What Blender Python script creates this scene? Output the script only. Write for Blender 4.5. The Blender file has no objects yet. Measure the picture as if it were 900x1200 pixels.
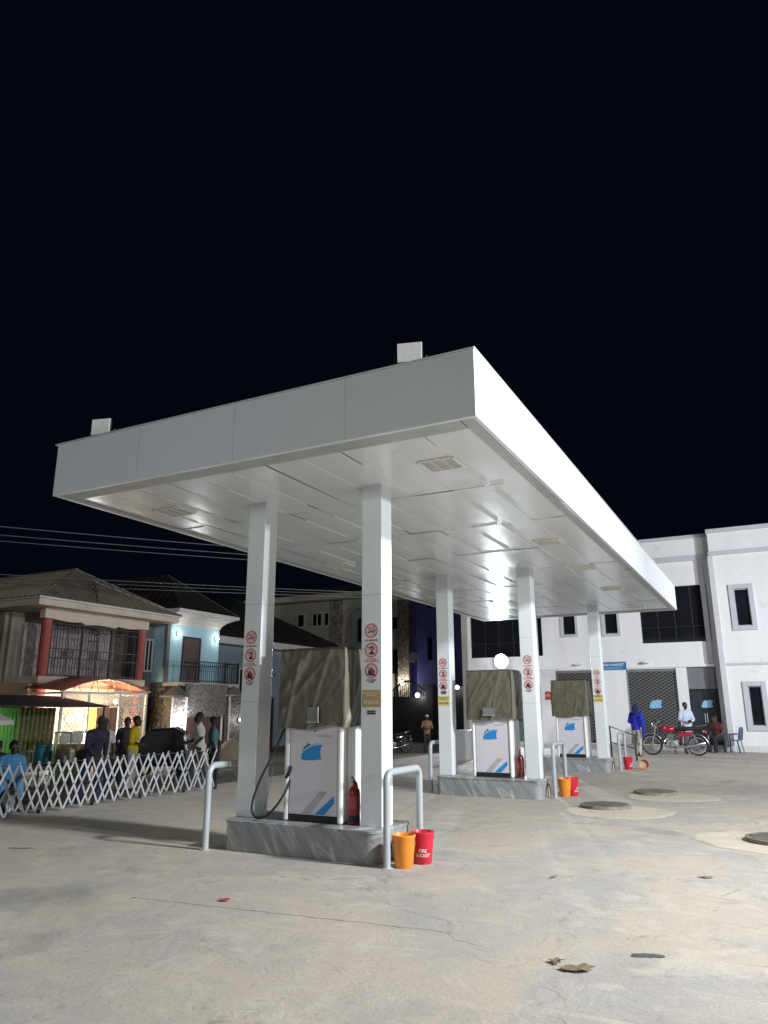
import bpy, bmesh, math, random
from mathutils import Vector, Matrix, noise
random.seed(7)
R = math.radians
C = bpy.context.scene.collection
SC = bpy.context.scene

# ------------------------------------------------------------------ camera
cam_d = bpy.data.cameras.new("camera")
cam = bpy.data.objects.new("camera", cam_d); C.objects.link(cam)
cam.location = (0, 0, 1.6)
cam.rotation_mode = 'XYZ'
YAW, PITCH, ROLL = 27.33, 14.94, 0.16
cam.matrix_world = (Matrix.Translation((0, 0, 1.6)) @ Matrix.Rotation(R(YAW), 4, 'Z')
                    @ Matrix.Rotation(R(90 + PITCH), 4, 'X') @ Matrix.Rotation(R(-ROLL), 4, 'Z'))
cam_d.sensor_fit = 'VERTICAL'; cam_d.sensor_height = 36; cam_d.sensor_width = 27
cam_d.lens = 858.26 * 36 / 1200
cam_d.clip_start = 0.05; cam_d.clip_end = 600
SC.camera = cam

# ------------------------------------------------------------------ night sky
w = bpy.data.worlds.new("World"); SC.world = w; w.use_nodes = True
nt = w.node_tree; bg = nt.nodes['Background']
bg.inputs['Color'].default_value = (0.22, 0.36, 0.88, 1); bg.inputs['Strength'].default_value = 0.0052

# ------------------------------------------------------------------ floodlights out of frame on the right, and two added fill lamps
def area_light(name, loc, target, power, size, col=(1, 1, 1), spread=180):
    d = bpy.data.lights.new(name, 'AREA'); d.energy = power; d.size = size; d.color = col; d.spread = R(spread)
    o = bpy.data.objects.new(name, d); C.objects.link(o); o.location = loc
    o.rotation_euler = (Vector(target) - Vector(loc)).to_track_quat('-Z', 'Y').to_euler()
    return o
def point_light(name, loc, power, col=(1, 1, 1), size=.06):
    d = bpy.data.lights.new(name, 'POINT'); d.energy = power; d.color = col; d.shadow_soft_size = size
    o = bpy.data.objects.new(name, d); C.objects.link(o); o.location = loc
    return o
area_light("flood_lamp_yard", (14, 6.3, 5.7), (-6, 11, 1.0), 1900, .55, (.90, .96, 1))
area_light("ground_fill_lamp", (6.8, 7.5, 7.7), (-5, 8, 0), 2200, .7, (.96, .98, 1))  # added lamp with no known source, brightens the ground and the houses
area_light("flood_lamp_shop", (9, 17, 6.6), (-4, 31, 2.5), 640, .55, (.93, .95, 1), 95)
area_light("front_fill_lamp", (-7, -6, 5.0), (-4.5, 7, 1.0), 270, 1.2, (.95, .98, 1))  # added soft fill for column fronts and the left foreground

SC.view_settings.view_transform = 'Standard'; SC.view_settings.look = 'None'
SC.view_settings.exposure = 0.0; SC.view_settings.gamma = 1.0; SC.view_settings.use_curve_mapping = False
SC.cycles.max_bounces = 8; SC.cycles.diffuse_bounces = 4; SC.cycles.glossy_bounces = 4
SC.cycles.use_denoising = True
SC.cycles.sample_clamp_indirect = 6

# ------------------------------------------------------------------ materials
MATS = {}
def mat(name, col, rough=.6, metal=0., var=.12, scale=5., bump=0., bscale=60., spec=.5, emit=0., ecol=None, streak=None, dirt=None, coat=0.):
    if name in MATS: return MATS[name]
    m = bpy.data.materials.new(name); m.use_nodes = True; MATS[name] = m
    n = m.node_tree.nodes; l = m.node_tree.links; b = n['Principled BSDF']
    b.inputs['Roughness'].default_value = rough; b.inputs['Metallic'].default_value = metal
    b.inputs['Specular IOR Level'].default_value = spec
    b.inputs['Coat Weight'].default_value = coat
    tc = n.new('ShaderNodeTexCoord')
    nz = n.new('ShaderNodeTexNoise'); nz.inputs['Scale'].default_value = scale; nz.inputs['Detail'].default_value = 6; nz.inputs['Roughness'].default_value = .65
    if streak:
        mp = n.new('ShaderNodeMapping'); mp.inputs['Scale'].default_value = streak; l.new(tc.outputs['Object'], mp.inputs[0]); l.new(mp.outputs[0], nz.inputs['Vector'])
    else: l.new(tc.outputs['Object'], nz.inputs['Vector'])
    rp = n.new('ShaderNodeValToRGB')
    rp.color_ramp.elements[0].position = .3; rp.color_ramp.elements[1].position = .7
    a = [c * (1 - var) for c in col]; z = [min(1, c * (1 + var)) for c in col]
    rp.color_ramp.elements[0].color = (*a, 1); rp.color_ramp.elements[1].color = (*z, 1)
    l.new(nz.outputs['Fac'], rp.inputs[0])
    last = rp.outputs[0]
    if dirt:                      # (colour, scale, threshold): blotches of grime with their own shape
        dn = n.new('ShaderNodeTexNoise'); dn.inputs['Scale'].default_value = dirt[1]; dn.inputs['Detail'].default_value = 8; dn.inputs['Roughness'].default_value = .7
        l.new(tc.outputs['Object'], dn.inputs['Vector'])
        dr = n.new('ShaderNodeValToRGB'); dr.color_ramp.elements[0].position = dirt[2]; dr.color_ramp.elements[1].position = dirt[2] + .2
        l.new(dn.outputs['Fac'], dr.inputs[0])
        mx = n.new('ShaderNodeMixRGB'); mx.inputs[2].default_value = (*dirt[0], 1)
        l.new(dr.outputs[0], mx.inputs[0]); l.new(last, mx.inputs[1]); last = mx.outputs[0]
    l.new(last, b.inputs['Base Color'])
    rr = n.new('ShaderNodeMapRange'); rr.inputs[3].default_value = max(.02, rough - .08); rr.inputs[4].default_value = min(1, rough + .1)
    l.new(nz.outputs['Fac'], rr.inputs[0]); l.new(rr.outputs[0], b.inputs['Roughness'])
    if bump:
        bn = n.new('ShaderNodeTexNoise'); bn.inputs['Scale'].default_value = bscale; bn.inputs['Detail'].default_value = 5
        l.new(tc.outputs['Object'], bn.inputs['Vector'])
        bp = n.new('ShaderNodeBump'); bp.inputs['Strength'].default_value = bump; bp.inputs['Distance'].default_value = .02
        l.new(bn.outputs['Fac'], bp.inputs['Height']); l.new(bp.outputs[0], b.inputs['Normal'])
    if emit:
        b.inputs['Emission Color'].default_value = (*(ecol or col), 1); b.inputs['Emission Strength'].default_value = emit
    return m

def concrete_mat(name, c1, c2, c3, crack=True):
    m = bpy.data.materials.new(name); m.use_nodes = True
    n = m.node_tree.nodes; l = m.node_tree.links; b = n['Principled BSDF']
    tc = n.new('ShaderNodeTexCoord')
    def nz(s, d=8, r=.6, dist=0., sc=None):
        t = n.new('ShaderNodeTexNoise'); t.inputs['Scale'].default_value = s; t.inputs['Detail'].default_value = d
        t.inputs['Roughness'].default_value = r; t.inputs['Distortion'].default_value = dist
        if sc:
            mp = n.new('ShaderNodeMapping'); mp.inputs['Scale'].default_value = sc[:3]; mp.inputs['Rotation'].default_value = (0, 0, R(sc[3]))
            l.new(tc.outputs['Object'], mp.inputs[0]); l.new(mp.outputs[0], t.inputs['Vector'])
        else: l.new(tc.outputs['Object'], t.inputs['Vector'])
        return t.outputs['Fac']
    def ramp(f, p0, p1, a=(0, 0, 0, 1), z=(1, 1, 1, 1)):
        r = n.new('ShaderNodeValToRGB'); r.color_ramp.elements[0].position = p0; r.color_ramp.elements[1].position = p1
        r.color_ramp.elements[0].color = a; r.color_ramp.elements[1].color = z; l.new(f, r.inputs[0]); return r.outputs[0]
    def mix(f, a, z, mode='MIX', fac=None):
        x = n.new('ShaderNodeMixRGB'); x.blend_type = mode
        if f is None: x.inputs[0].default_value = fac
        else: l.new(f, x.inputs[0])
        for i, s in ((1, a), (2, z)):
            if isinstance(s, tuple): x.inputs[i].default_value = (*s, 1)
            else: l.new(s, x.inputs[i])
        return x.outputs[0]
    base = mix(ramp(nz(.42, 10, .66, .9), .44, .56), c1, c2)               # slab-sized wash of sand and grey cement
    base = mix(ramp(nz(1.7, 10, .72, 1.2), .5, .66), base, c3)             # scuffed lighter film
    base = mix(ramp(nz(2.3, 9, .7, 2.0, (1, 1, 1, 0)), .57, .72), base, tuple(x * .62 for x in c1))   # damp dark blotches
    s1 = ramp(nz(3.0, 8, .75, .8, (.25, 3.2, 1, 38)), .60, .72)           # tyre scuffs, two directions
    base = mix(s1, base, tuple(min(1, x * 1.22) for x in c2))
    s2 = ramp(nz(3.0, 8, .75, .6, (.22, 4.0, 1, -18)), .60, .74)
    base = mix(s2, base, tuple(x * .72 for x in c2))
    if crack:
        base = mix(ramp(nz(.55, 5, .6, .4, (1, 1, 1, 77)), .60, .70), base, tuple(x * .74 for x in c2))
        base = mix(ramp(nz(1.1, 8, .75, 1.0, (.5, 2.0, 1, 62)), .58, .70), base, tuple(min(1, x * 1.12) for x in c1))
    fine = ramp(nz(38, 6, .7), .25, .75, (.80, .80, .80, 1), (1.12, 1.12, 1.12, 1))
    base = mix(None, base, fine, 'MULTIPLY', .8)
    sp = ramp(nz(9, 10, .8), .66, .70)
    base = mix(sp, base, tuple(x * .45 for x in c2))
    if crack:
        v = n.new('ShaderNodeTexVoronoi'); v.feature = 'DISTANCE_TO_EDGE'; v.inputs['Scale'].default_value = .22
        dv = n.new('ShaderNodeVectorMath'); dv.operation = 'ADD'
        nn = n.new('ShaderNodeTexNoise'); nn.inputs['Scale'].default_value = .9; nn.inputs['Detail'].default_value = 6
        l.new(tc.outputs['Object'], nn.inputs['Vector']); l.new(tc.outputs['Object'], dv.inputs[0]); l.new(nn.outputs['Color'], dv.inputs[1])
        l.new(dv.outputs[0], v.inputs['Vector'])
        cr = ramp(v.outputs['Distance'], .0005, .0016, (1, 1, 1, 1), (0, 0, 0, 1))
        cm = n.new('ShaderNodeMath'); cm.operation = 'MULTIPLY'; l.new(cr, cm.inputs[0]); l.new(ramp(nz(.6, 3), .5, .56), cm.inputs[1])
        base = mix(cm.outputs[0], base, (.30, .275, .235))
    l.new(base, b.inputs['Base Color'])
    l.new(ramp(nz(1.2, 6), .3, .7, (.62,) * 3 + (1,), (.88,) * 3 + (1,)), b.inputs['Roughness'])
    h = n.new('ShaderNodeMath'); h.operation = 'ADD'; l.new(nz(2.2, 10, .72, .8), h.inputs[0])
    h2 = n.new('ShaderNodeMath'); h2.operation = 'MULTIPLY'; h2.inputs[1].default_value = .30; l.new(nz(30, 6, .7), h2.inputs[0]); l.new(h2.outputs[0], h.inputs[1])
    bp = n.new('ShaderNodeBump'); bp.inputs['Strength'].default_value = .45; bp.inputs['Distance'].default_value = .035
    l.new(h.outputs[0], bp.inputs['Height']); l.new(bp.outputs[0], b.inputs['Normal'])
    return m

def stone_mat(name, c1, c2, scale, joint):
    m = bpy.data.materials.new(name); m.use_nodes = True
    n = m.node_tree.nodes; l = m.node_tree.links; b = n['Principled BSDF']
    tc = n.new('ShaderNodeTexCoord')
    v = n.new('ShaderNodeTexVoronoi'); v.inputs['Scale'].default_value = scale; l.new(tc.outputs['Object'], v.inputs['Vector'])
    e = n.new('ShaderNodeTexVoronoi'); e.feature = 'DISTANCE_TO_EDGE'; e.inputs['Scale'].default_value = scale; l.new(tc.outputs['Object'], e.inputs['Vector'])
    bw = n.new('ShaderNodeSeparateColor'); l.new(v.outputs['Color'], bw.inputs[0])
    mx = n.new('ShaderNodeMixRGB'); mx.inputs[1].default_value = (*c1, 1); mx.inputs[2].default_value = (*c2, 1); l.new(bw.outputs[0], mx.inputs[0])
    r = n.new('ShaderNodeValToRGB'); r.color_ramp.elements[0].position = .03; r.color_ramp.elements[1].position = .08
    l.new(e.outputs['Distance'], r.inputs[0])
    m2 = n.new('ShaderNodeMixRGB'); m2.inputs[1].default_value = (*joint, 1); l.new(r.outputs[0], m2.inputs[0]); l.new(mx.outputs[0], m2.inputs[2])
    l.new(m2.outputs[0], b.inputs['Base Color']); b.inputs['Roughness'].default_value = .5
    bp = n.new('ShaderNodeBump'); bp.inputs['Distance'].default_value = .02; l.new(r.outputs[0], bp.inputs['Height']); l.new(bp.outputs[0], b.inputs['Normal'])
    return m

def marble_mat(name):
    m = bpy.data.materials.new(name); m.use_nodes = True
    n = m.node_tree.nodes; l = m.node_tree.links; b = n['Principled BSDF']
    tc = n.new('ShaderNodeTexCoord')
    mp = n.new('ShaderNodeMapping'); mp.inputs['Rotation'].default_value = (R(20), R(62), R(35)); mp.inputs['Scale'].default_value = (1.0, 1.0, .35)
    l.new(tc.outputs['Object'], mp.inputs[0])
    wv = n.new('ShaderNodeTexNoise'); wv.inputs['Scale'].default_value = 2.6; wv.inputs['Distortion'].default_value = 1.6; wv.inputs['Detail'].default_value = 9
    mp2 = n.new('ShaderNodeMapping'); mp2.inputs['Scale'].default_value = (5, .8, .8); l.new(mp.outputs[0], mp2.inputs[0]); l.new(mp2.outputs[0], wv.inputs['Vector'])
    r = n.new('ShaderNodeValToRGB'); cr = r.color_ramp
    cr.elements[0].position = .30; cr.elements[0].color = (.20, .21, .215, 1)
    cr.elements[1].position = .72; cr.elements[1].color = (.62, .63, .64, 1)
    e = cr.elements.new(.5); e.color = (.30, .31, .315, 1)
    e = cr.elements.new(.58); e.color = (.33, .34, .345, 1)
    l.new(wv.outputs['Fac'], r.inputs[0]); l.new(r.outputs[0], b.inputs['Base Color'])
    b.inputs['Roughness'].default_value = .28
    return m

def corrug_mat(name, c):
    m = mat(name, c, .55, .2, .25, 1.5)
    return m

WHITE = mat('white_cladding', (.75, .79, .82), .32, 0, .03, .8, spec=.5, dirt=((.62, .62, .60), 1.3, .66))
SOFFIT = mat('soffit_cladding', (.77, .82, .85), .21, 0, .04, .7, spec=.75, bump=.06, bscale=6, dirt=((.66, .67, .67), 1.1, .62))
COLW = mat('column_cladding', (.74, .78, .80), .34, 0, .03, 1.0, dirt=((.62, .61, .58), 2.2, .68), streak=(1, 1, .3))
TRIM = mat('aluminium_trim', (.62, .63, .62), .4, .2, .06, 3)
WALLW = mat('white_wall_paint', (.80, .80, .82), .75, 0, .05, 1.1, bump=.08, bscale=40, dirt=((.52, .50, .48), 1.1, .60), streak=(1.6, 1.6, .22))
WALLT = mat('pale_grey_trim', (.52, .53, .56), .6, 0, .06, 2)
GLASSD = mat('dark_glass', (.012, .013, .018), .07, 0, .2, 1, spec=.6)
GLASSB = mat('dim_glass', (.03, .04, .05), .1, 0, .2, 1, spec=.6)
DARKM = mat('dark_metal', (.035, .036, .04), .45, .6, .15, 8)
BLACK = mat('black_rubber', (.015, .015, .016), .6, 0, .2, 8)
STEEL = mat('galvanised_steel', (.46, .49, .50), .38, .55, .10, 6, dirt=((.30, .29, .27), 5, .66))
RAILP = mat('grey_rail_paint', (.40, .44, .46), .38, .1, .07, 4, dirt=((.26, .24, .21), 6, .66))
FENCEP = mat('silver_barrier_paint', (.60, .62, .65), .4, .35, .10, 8)
MARBLE = marble_mat('grey_marble')
TARP = mat('olive_tarpaulin', (.125, .117, .084), .43, 0, .16, 5, bump=.14, bscale=18)
PANELW = mat('dispenser_panel', (.70, .69, .75), .3, 0, .03, 2)
PILW = mat('dispenser_white', (.80, .80, .79), .3, 0, .03, 2)
BLUE = mat('emblem_blue', (.02, .27, .66), .4, 0, .1, 6)
CYAN = mat('emblem_sky_blue', (.25, .52, .78), .4, 0, .1, 6)
INK = mat('black_ink', (.02, .02, .022), .5, 0, .1, 6)
GREYINK = mat('grey_ink', (.42, .42, .45), .5, 0, .1, 6)
REDINK = mat('sign_red', (.50, .045, .05), .45, 0, .1, 6)
WHITEINK = mat('white_ink', (.80, .80, .80), .5, 0, .03, 6)
ORINK = mat('sticker_orange', (.44, .30, .13), .5, 0, .15, 14)
YEINK = mat('sticker_yellow', (.66, .56, .20), .5, 0, .12, 14)
REDB = mat('red_plastic', (.62, .022, .05), .38, 0, .12, 5, dirt=((.36, .10, .09), 7, .66))
ORB = mat('orange_plastic', (.80, .27, .03), .40, 0, .12, 5, dirt=((.50, .27, .12), 7, .64))
EXTR = mat('extinguisher_red', (.30, .012, .018), .3, 0, .1, 5)
TAN = mat('sandy_concrete', (.50, .45, .36), .9, 0, .15, 4, bump=.3, bscale=20)
IRON = mat('cast_iron', (.21, .19, .165), .75, .1, .3, 12, bump=.2, bscale=60, dirt=((.36, .32, .26), 9, .50))
LAMPON = mat('lit_lamp', (1, 1, 1), .4, emit=220, ecol=(.93, .96, 1))
LAMPSM = mat('lit_small_lamp', (1, 1, 1), .4, emit=9, ecol=(1, .97, .90))
LAMPWARM = mat('lit_warm_lamp', (1, .9, .7), .4, emit=8, ecol=(1, .80, .45))
LAMPOFF = mat('frosted_lens', (.62, .62, .60), .4, 0, .06, 20)
CREAM = mat('cream_lens', (.80, .79, .74), .4, 0, .1, 9)

# ------------------------------------------------------------------ mesh kit
class MB:
    """Collects shapes and links them as one mesh object."""
    def __init__(self, o=None):
        self.bm = bmesh.new(); self.off = Vector(o.location) if o is not None else Vector((0, 0, 0))
    def _add(self, fn, **k):
        return fn(self.bm, **k)
    def box(self, c, s, rz=0, rx=0, ry=0):
        m = Matrix.Translation(c) @ Matrix.Rotation(rz, 4, 'Z') @ Matrix.Rotation(ry, 4, 'Y') @ Matrix.Rotation(rx, 4, 'X') @ Matrix.Diagonal((*s, 1))
        bmesh.ops.create_cube(self.bm, size=1, matrix=m); return self
    def bx(self, x0, x1, y0, y1, z0, z1):
        return self.box(((x0 + x1) / 2, (y0 + y1) / 2, (z0 + z1) / 2), (abs(x1 - x0), abs(y1 - y0), abs(z1 - z0)))
    def cyl(self, a, b, r, r2=None, n=16, caps=True):
        a = Vector(a); b = Vector(b); d = b - a
        if d.length < 1e-6: return self
        m = Matrix.Translation((a + b) / 2) @ d.to_track_quat('Z', 'Y').to_matrix().to_4x4()
        bmesh.ops.create_cone(self.bm, cap_ends=caps, segments=n, radius1=r, radius2=r if r2 is None else r2, depth=d.length, matrix=m); return self
    def ball(self, c, r, s=(1, 1, 1), n=2, rot=None):
        m = Matrix.Translation(c) @ (rot.to_4x4() if rot else Matrix()) @ Matrix.Diagonal((*s, 1))
        bmesh.ops.create_icosphere(self.bm, subdivisions=n, radius=r, matrix=m); return self
    def cap(self, a, b, r, r2=None, n=12):
        r2 = r if r2 is None else r2
        self.cyl(a, b, r, r2, n); self.ball(a, r, n=2); self.ball(b, r2, n=2); return self
    def bar(self, a, b, wx, wy, up=(0, 0, 1)):
        a = Vector(a); b = Vector(b); d = (b - a); L = d.length; z = d / L
        x = Vector(up).cross(z)
        if x.length < 1e-4: x = Vector((1, 0, 0)).cross(z)
        x.normalize(); y = z.cross(x)
        m = Matrix((x, y, z)).transposed().to_4x4(); m.translation = (a + b) / 2
        bmesh.ops.create_cube(self.bm, size=1, matrix=m @ Matrix.Diagonal((wx, wy, L, 1))); return self
    def tube(self, pts, r, n=10, closed=False):
        pts = [Vector(p) for p in pts]; rings = []; N = len(pts); prev = None
        for i, p in enumerate(pts):
            if closed: t = pts[(i + 1) % N] - pts[i - 1]
            else: t = (pts[min(i + 1, N - 1)] - pts[max(i - 1, 0)])
            t.normalize()
            u = prev - t * prev.dot(t) if prev is not None else t.orthogonal()
            if u.length < 1e-5: u = t.orthogonal()
            u.normalize(); prev = u; v = t.cross(u)
            rr = r[i] if isinstance(r, (list, tuple)) else r
            rings.append([self.bm.verts.new(p + u * math.cos(2 * math.pi * k / n) * rr + v * math.sin(2 * math.pi * k / n) * rr) for k in range(n)])
        for i in range(N if closed else N - 1):
            A = rings[i]; B = rings[(i + 1) % N]
            for k in range(n): self.bm.faces.new((A[k], A[(k + 1) % n], B[(k + 1) % n], B[k]))
        if not closed:
            self.bm.faces.new(list(reversed(rings[0]))); self.bm.faces.new(rings[-1])
        return self
    def lathe(self, prof, c=(0, 0, 0), n=24, axis='Z'):
        rings = []; c = Vector(c)
        for (r, z) in prof:
            if r < 1e-5:
                rings.append([self.bm.verts.new(self._ax((0, 0, z), axis) + c)])
            else:
                rings.append([self.bm.verts.new(self._ax((r * math.cos(2 * math.pi * k / n), r * math.sin(2 * math.pi * k / n), z), axis) + c) for k in range(n)])
        for A, B in zip(rings, rings[1:]):
            for k in range(n):
                a = A[k % len(A)]; b = A[(k + 1) % n % len(A)]; d = B[k % len(B)]; e = B[(k + 1) % n % len(B)]
                f = [a, b, e, d]; g = []
                for v in f:
                    if v not in g: g.append(v)
                if len(g) > 2: self.bm.faces.new(g)
        return self
    @staticmethod
    def _ax(v, axis):
        x, y, z = v
        return Vector((x, y, z)) if axis == 'Z' else (Vector((x, -z, y)) if axis == 'Y' else Vector((z, x, y)))
    def prism(self, poly, fn, d):
        """poly of (u,v); fn maps (u,v,w) to a point; extruded w = 0..d"""
        A = [self.bm.verts.new(fn(u, v, 0)) for u, v in poly]; B = [self.bm.verts.new(fn(u, v, d)) for u, v in poly]
        n = len(poly)
        self.bm.faces.new(A); self.bm.faces.new(list(reversed(B)))
        for i in range(n): self.bm.faces.new((A[i], B[i], B[(i + 1) % n], A[(i + 1) % n]))
        return self
    def quad(self, *p):
        self.bm.faces.new([self.bm.verts.new(q) for q in p]); return self
    def holes(self, fn, u0, u1, v0, v1, holes, depth):
        """a wall sheet on u,v with rectangular openings and reveals of the given depth (w grows into the wall)"""
        us = sorted({u0, u1, *[h[0] for h in holes], *[h[1] for h in holes]}); vs = sorted({v0, v1, *[h[2] for h in holes], *[h[3] for h in holes]})
        us = [u for u in us if u0 <= u <= u1]; vs = [v for v in vs if v0 <= v <= v1]
        for a, b in zip(us, us[1:]):
            for c, d in zip(vs, vs[1:]):
                mu, mv = (a + b) / 2, (c + d) / 2
                if any(h[0] < mu < h[1] and h[2] < mv < h[3] for h in holes): continue
                self.quad(fn(a, c, 0), fn(b, c, 0), fn(b, d, 0), fn(a, d, 0))
        for h in holes:
            a, b, c, d = max(h[0], u0), min(h[1], u1), max(h[2], v0), min(h[3], v1)
            self.quad(fn(a, c, 0), fn(a, d, 0), fn(a, d, depth), fn(a, c, depth)); self.quad(fn(b, c, 0), fn(b, c, depth), fn(b, d, depth), fn(b, d, 0))
            self.quad(fn(a, d, 0), fn(b, d, 0), fn(b, d, depth), fn(a, d, depth)); self.quad(fn(a, c, 0), fn(a, c, depth), fn(b, c, depth), fn(b, c, 0))
        bmesh.ops.remove_doubles(self.bm, verts=self.bm.verts, dist=1e-5)
        return self
    def build(self, name, m, parent=None, smooth=None, bevel=0, rec=True):
        if rec: bmesh.ops.recalc_face_normals(self.bm, faces=self.bm.faces)
        me = bpy.data.meshes.new(name)
        for v in self.bm.verts: v.co -= self.off
        self.bm.to_mesh(me); self.bm.free()
        me.materials.append(m)
        if smooth is not None:
            for p in me.polygons: p.use_smooth = True
            me.set_sharp_from_angle(angle=R(smooth))
        o = bpy.data.objects.new(name, me); C.objects.link(o)
        if parent is not None: o.parent = parent
        if bevel:
            b = o.modifiers.new('bevel', 'BEVEL'); b.width = bevel; b.segments = 2; b.limit_method = 'ANGLE'; b.angle_limit = R(40)
        return o

def tag(o, label=None, cat=None, group=None, kind=None):
    if label: o['label'] = label
    if cat: o['category'] = cat
    if group: o['group'] = group
    if kind: o['kind'] = kind
    return o
def thing(name, label, cat, loc=(0, 0, 0), rz=0, group=None):
    o = bpy.data.objects.new(name, None); C.objects.link(o); o.location = loc; o.rotation_euler = (0, 0, rz); o.empty_display_size = .1
    return tag(o, label, cat, group)
KIDS = {}
def copy_tree(o, parent=None):
    c = o.copy(); C.objects.link(c); c.parent = parent
    for ch in list(o.children): copy_tree(ch, c)
    return c
def dup(o, loc, label, rz=None):
    c = copy_tree(o); c.location = loc; c['label'] = label
    if rz is not None: c.rotation_euler = (0, 0, rz)
    return c
def text_mesh(name, body, size, m, parent, loc, face='-Y', align='CENTER', depth=.0008, sx=1., rz=0):
    cu = bpy.data.curves.new(name, 'FONT'); cu.body = body; cu.size = size; cu.align_x = align; cu.align_y = 'CENTER'; cu.extrude = depth; cu.resolution_u = 3; cu.space_line = .85
    cu.offset = size * .012
    t = bpy.data.objects.new('tmp', cu); C.objects.link(t)
    dg = bpy.context.evaluated_depsgraph_get(); me = bpy.data.meshes.new_from_object(t.evaluated_get(dg))
    bpy.data.objects.remove(t); bpy.data.curves.remove(cu)
    me.name = name
    rot = {'-Y': Matrix.Rotation(R(90), 4, 'X'), '+X': Matrix.Rotation(R(90), 4, 'Z') @ Matrix.Rotation(R(90), 4, 'X')}[face]
    me.transform(Matrix.Rotation(rz, 4, 'Z') @ rot @ Matrix.Diagonal((sx, 1, 1, 1))); me.materials.clear(); me.materials.append(m)
    o = bpy.data.objects.new(name, me); C.objects.link(o); o.location = loc
    if parent is not None: o.parent = parent
    return o

# ------------------------------------------------------------------ ground, street
CONC = concrete_mat('yard_concrete', (.50, .448, .37), (.415, .395, .370), (.56, .51, .435))
STREETM = concrete_mat('street_dirt', (.15, .135, .115), (.12, .112, .10), (.20, .175, .14), False)
b = MB()
NX = [(-11.0 + .35 * i) for i in range(0, 60)] + [10 + 6 * i for i in range(1, 12)]
b.quad((-11, -60, 0), (90, -60, 0), (90, 140, 0), (-11, 140, 0))
g = b.build('ground', CONC); tag(g, kind='structure')
b = MB()
prof = [(-11.0, -.004), (-11.5, -.16), (-12.4, -.28), (-14, -.33), (-19, -.40), (-140, -.40)]
for (xa, za), (xb, zb) in zip(prof, prof[1:]):
    b.quad((xb, -60, zb), (xa, -60, za), (xa, 140, za), (xb, 140, zb))
bmesh.ops.remove_doubles(b.bm, verts=b.bm.verts, dist=1e-4)
st = b.build('street', STREETM, smooth=60); tag(st, kind='structure')

def blob(n, rx, ry, amp, seed):
    out = []
    for k in range(n):
        a = 2 * math.pi * k / n
        q = 1 + amp * noise.noise((math.cos(a) * 1.6 + seed, math.sin(a) * 1.6, seed * .7))+ amp * .5 * noise.noise((math.cos(a) * 5 + seed, math.sin(a) * 5, seed))
        out.append((math.cos(a) * rx * q, math.sin(a) * ry * q))
    return out

# sawn joints between the concrete slabs
JM = mat('joint_dust', (.27, .245, .21), .95, 0, .4, 9)
for (p, q) in (((-5.2, 5.25), (-2.3, 5.55)), ((-9.8, 11.1), (12, 11.6)), ((-10, 17.2), (14, 17.8))):
    b = MB(); P_, Q_ = Vector((*p, .0025)), Vector((*q, .0025)); n_ = 60; side = (Q_ - P_).cross(Vector((0, 0, 1))).normalized(); prev = None
    for k in range(n_ + 1):
        c_ = P_.lerp(Q_, k / n_) + side * .02 * noise.noise((k * .4, p[0], 0)); w_ = .0035 + .003 * noise.noise((k * .7, p[1], 5)); row = [b.bm.verts.new(c_ - side * w_), b.bm.verts.new(c_ + side * w_)]
        if prev: b.bm.faces.new((prev[0], row[0], row[1], prev[1]))
        prev = row
    tag(b.build('ground_joint', JM), kind='structure')
# concrete collars cast round the tank manholes
COLLAR = concrete_mat('collar_concrete', (.60, .54, .43), (.56, .51, .41), (.64, .58, .47), False)
MANH = [(-2.68, 13.05), (-2.22, 15.45), (-.14, 10.75)]
for i, (x, y) in enumerate(MANH):
    b = MB(); ox, oy = [(.25, -.38), (.3, -.35), (-.15, -.05)][i]
    pts = blob(60, .82, .80, .12, i * 3.1 + 2)
    top = [b.bm.verts.new((x + ox + u * .93, y + oy + v * .93, .012)) for u, v in pts]; bot = [b.bm.verts.new((x + ox + u, y + oy + v, .003)) for u, v in pts]
    b.bm.faces.new(top)
    for k in range(60): b.bm.faces.new((bot[k], bot[(k + 1) % 60], top[(k + 1) % 60], top[k]))
    tag(b.build('ground_patch', COLLAR), kind='structure')

# ------------------------------------------------------------------ canopy
CX0, CX1, CY0, CY1, ZS, ZT = -7.93, -2.164, 6.068, 22.2, 4.234, 4.928
cano = thing('station_canopy', 'long flat white canopy over the fuel pumps', 'canopy', ((CX0 + CX1) / 2, (CY0 + CY1) / 2, ZS))
T = .05
MB(cano).bx(CX0, CX1, CY0, CY0 + T, ZS, ZT).build('front_fascia', WHITE, cano, bevel=.006)
MB(cano).bx(CX0, CX1, CY1 - T, CY1, ZS, ZT).build('rear_fascia', WHITE, cano, bevel=.006)
MB(cano).bx(CX1 - T, CX1, CY0 + T + .002, CY1 - T - .002, ZS, ZT).build('side_fascia', WHITE, cano, bevel=.006)
MB(cano).bx(CX0, CX0 + T, CY0 + T + .002, CY1 - T - .002, ZS, ZT).build('side_fascia', WHITE, cano, bevel=.006)
for s_, x in ((1, CX1), (-1, CX0)):
    for k in range(1, 6): y = CY0 + 2.72 * k - .1; MB(cano).bx(x - .0006 * s_, x + .0009 * s_, y - .0025, y + .0025, ZS + .004, ZT - .004).build('fascia_joint', GREYINK, cano)
for k in range(1, 4): x = CX0 + 1.45 * k; MB(cano).bx(x - .0025, x + .0025, CY0 - .0009, CY0 + .0006, ZS + .004, ZT - .004).build('fascia_joint', GREYINK, cano)
for s_, x in ((1, CX1), (-1, CX0)): MB(cano).bx(x - .055, x + .012, CY0 - .008, CY1 + .008, ZT + .001, ZT + .016).build('coping', TRIM, cano, bevel=.003)
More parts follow.
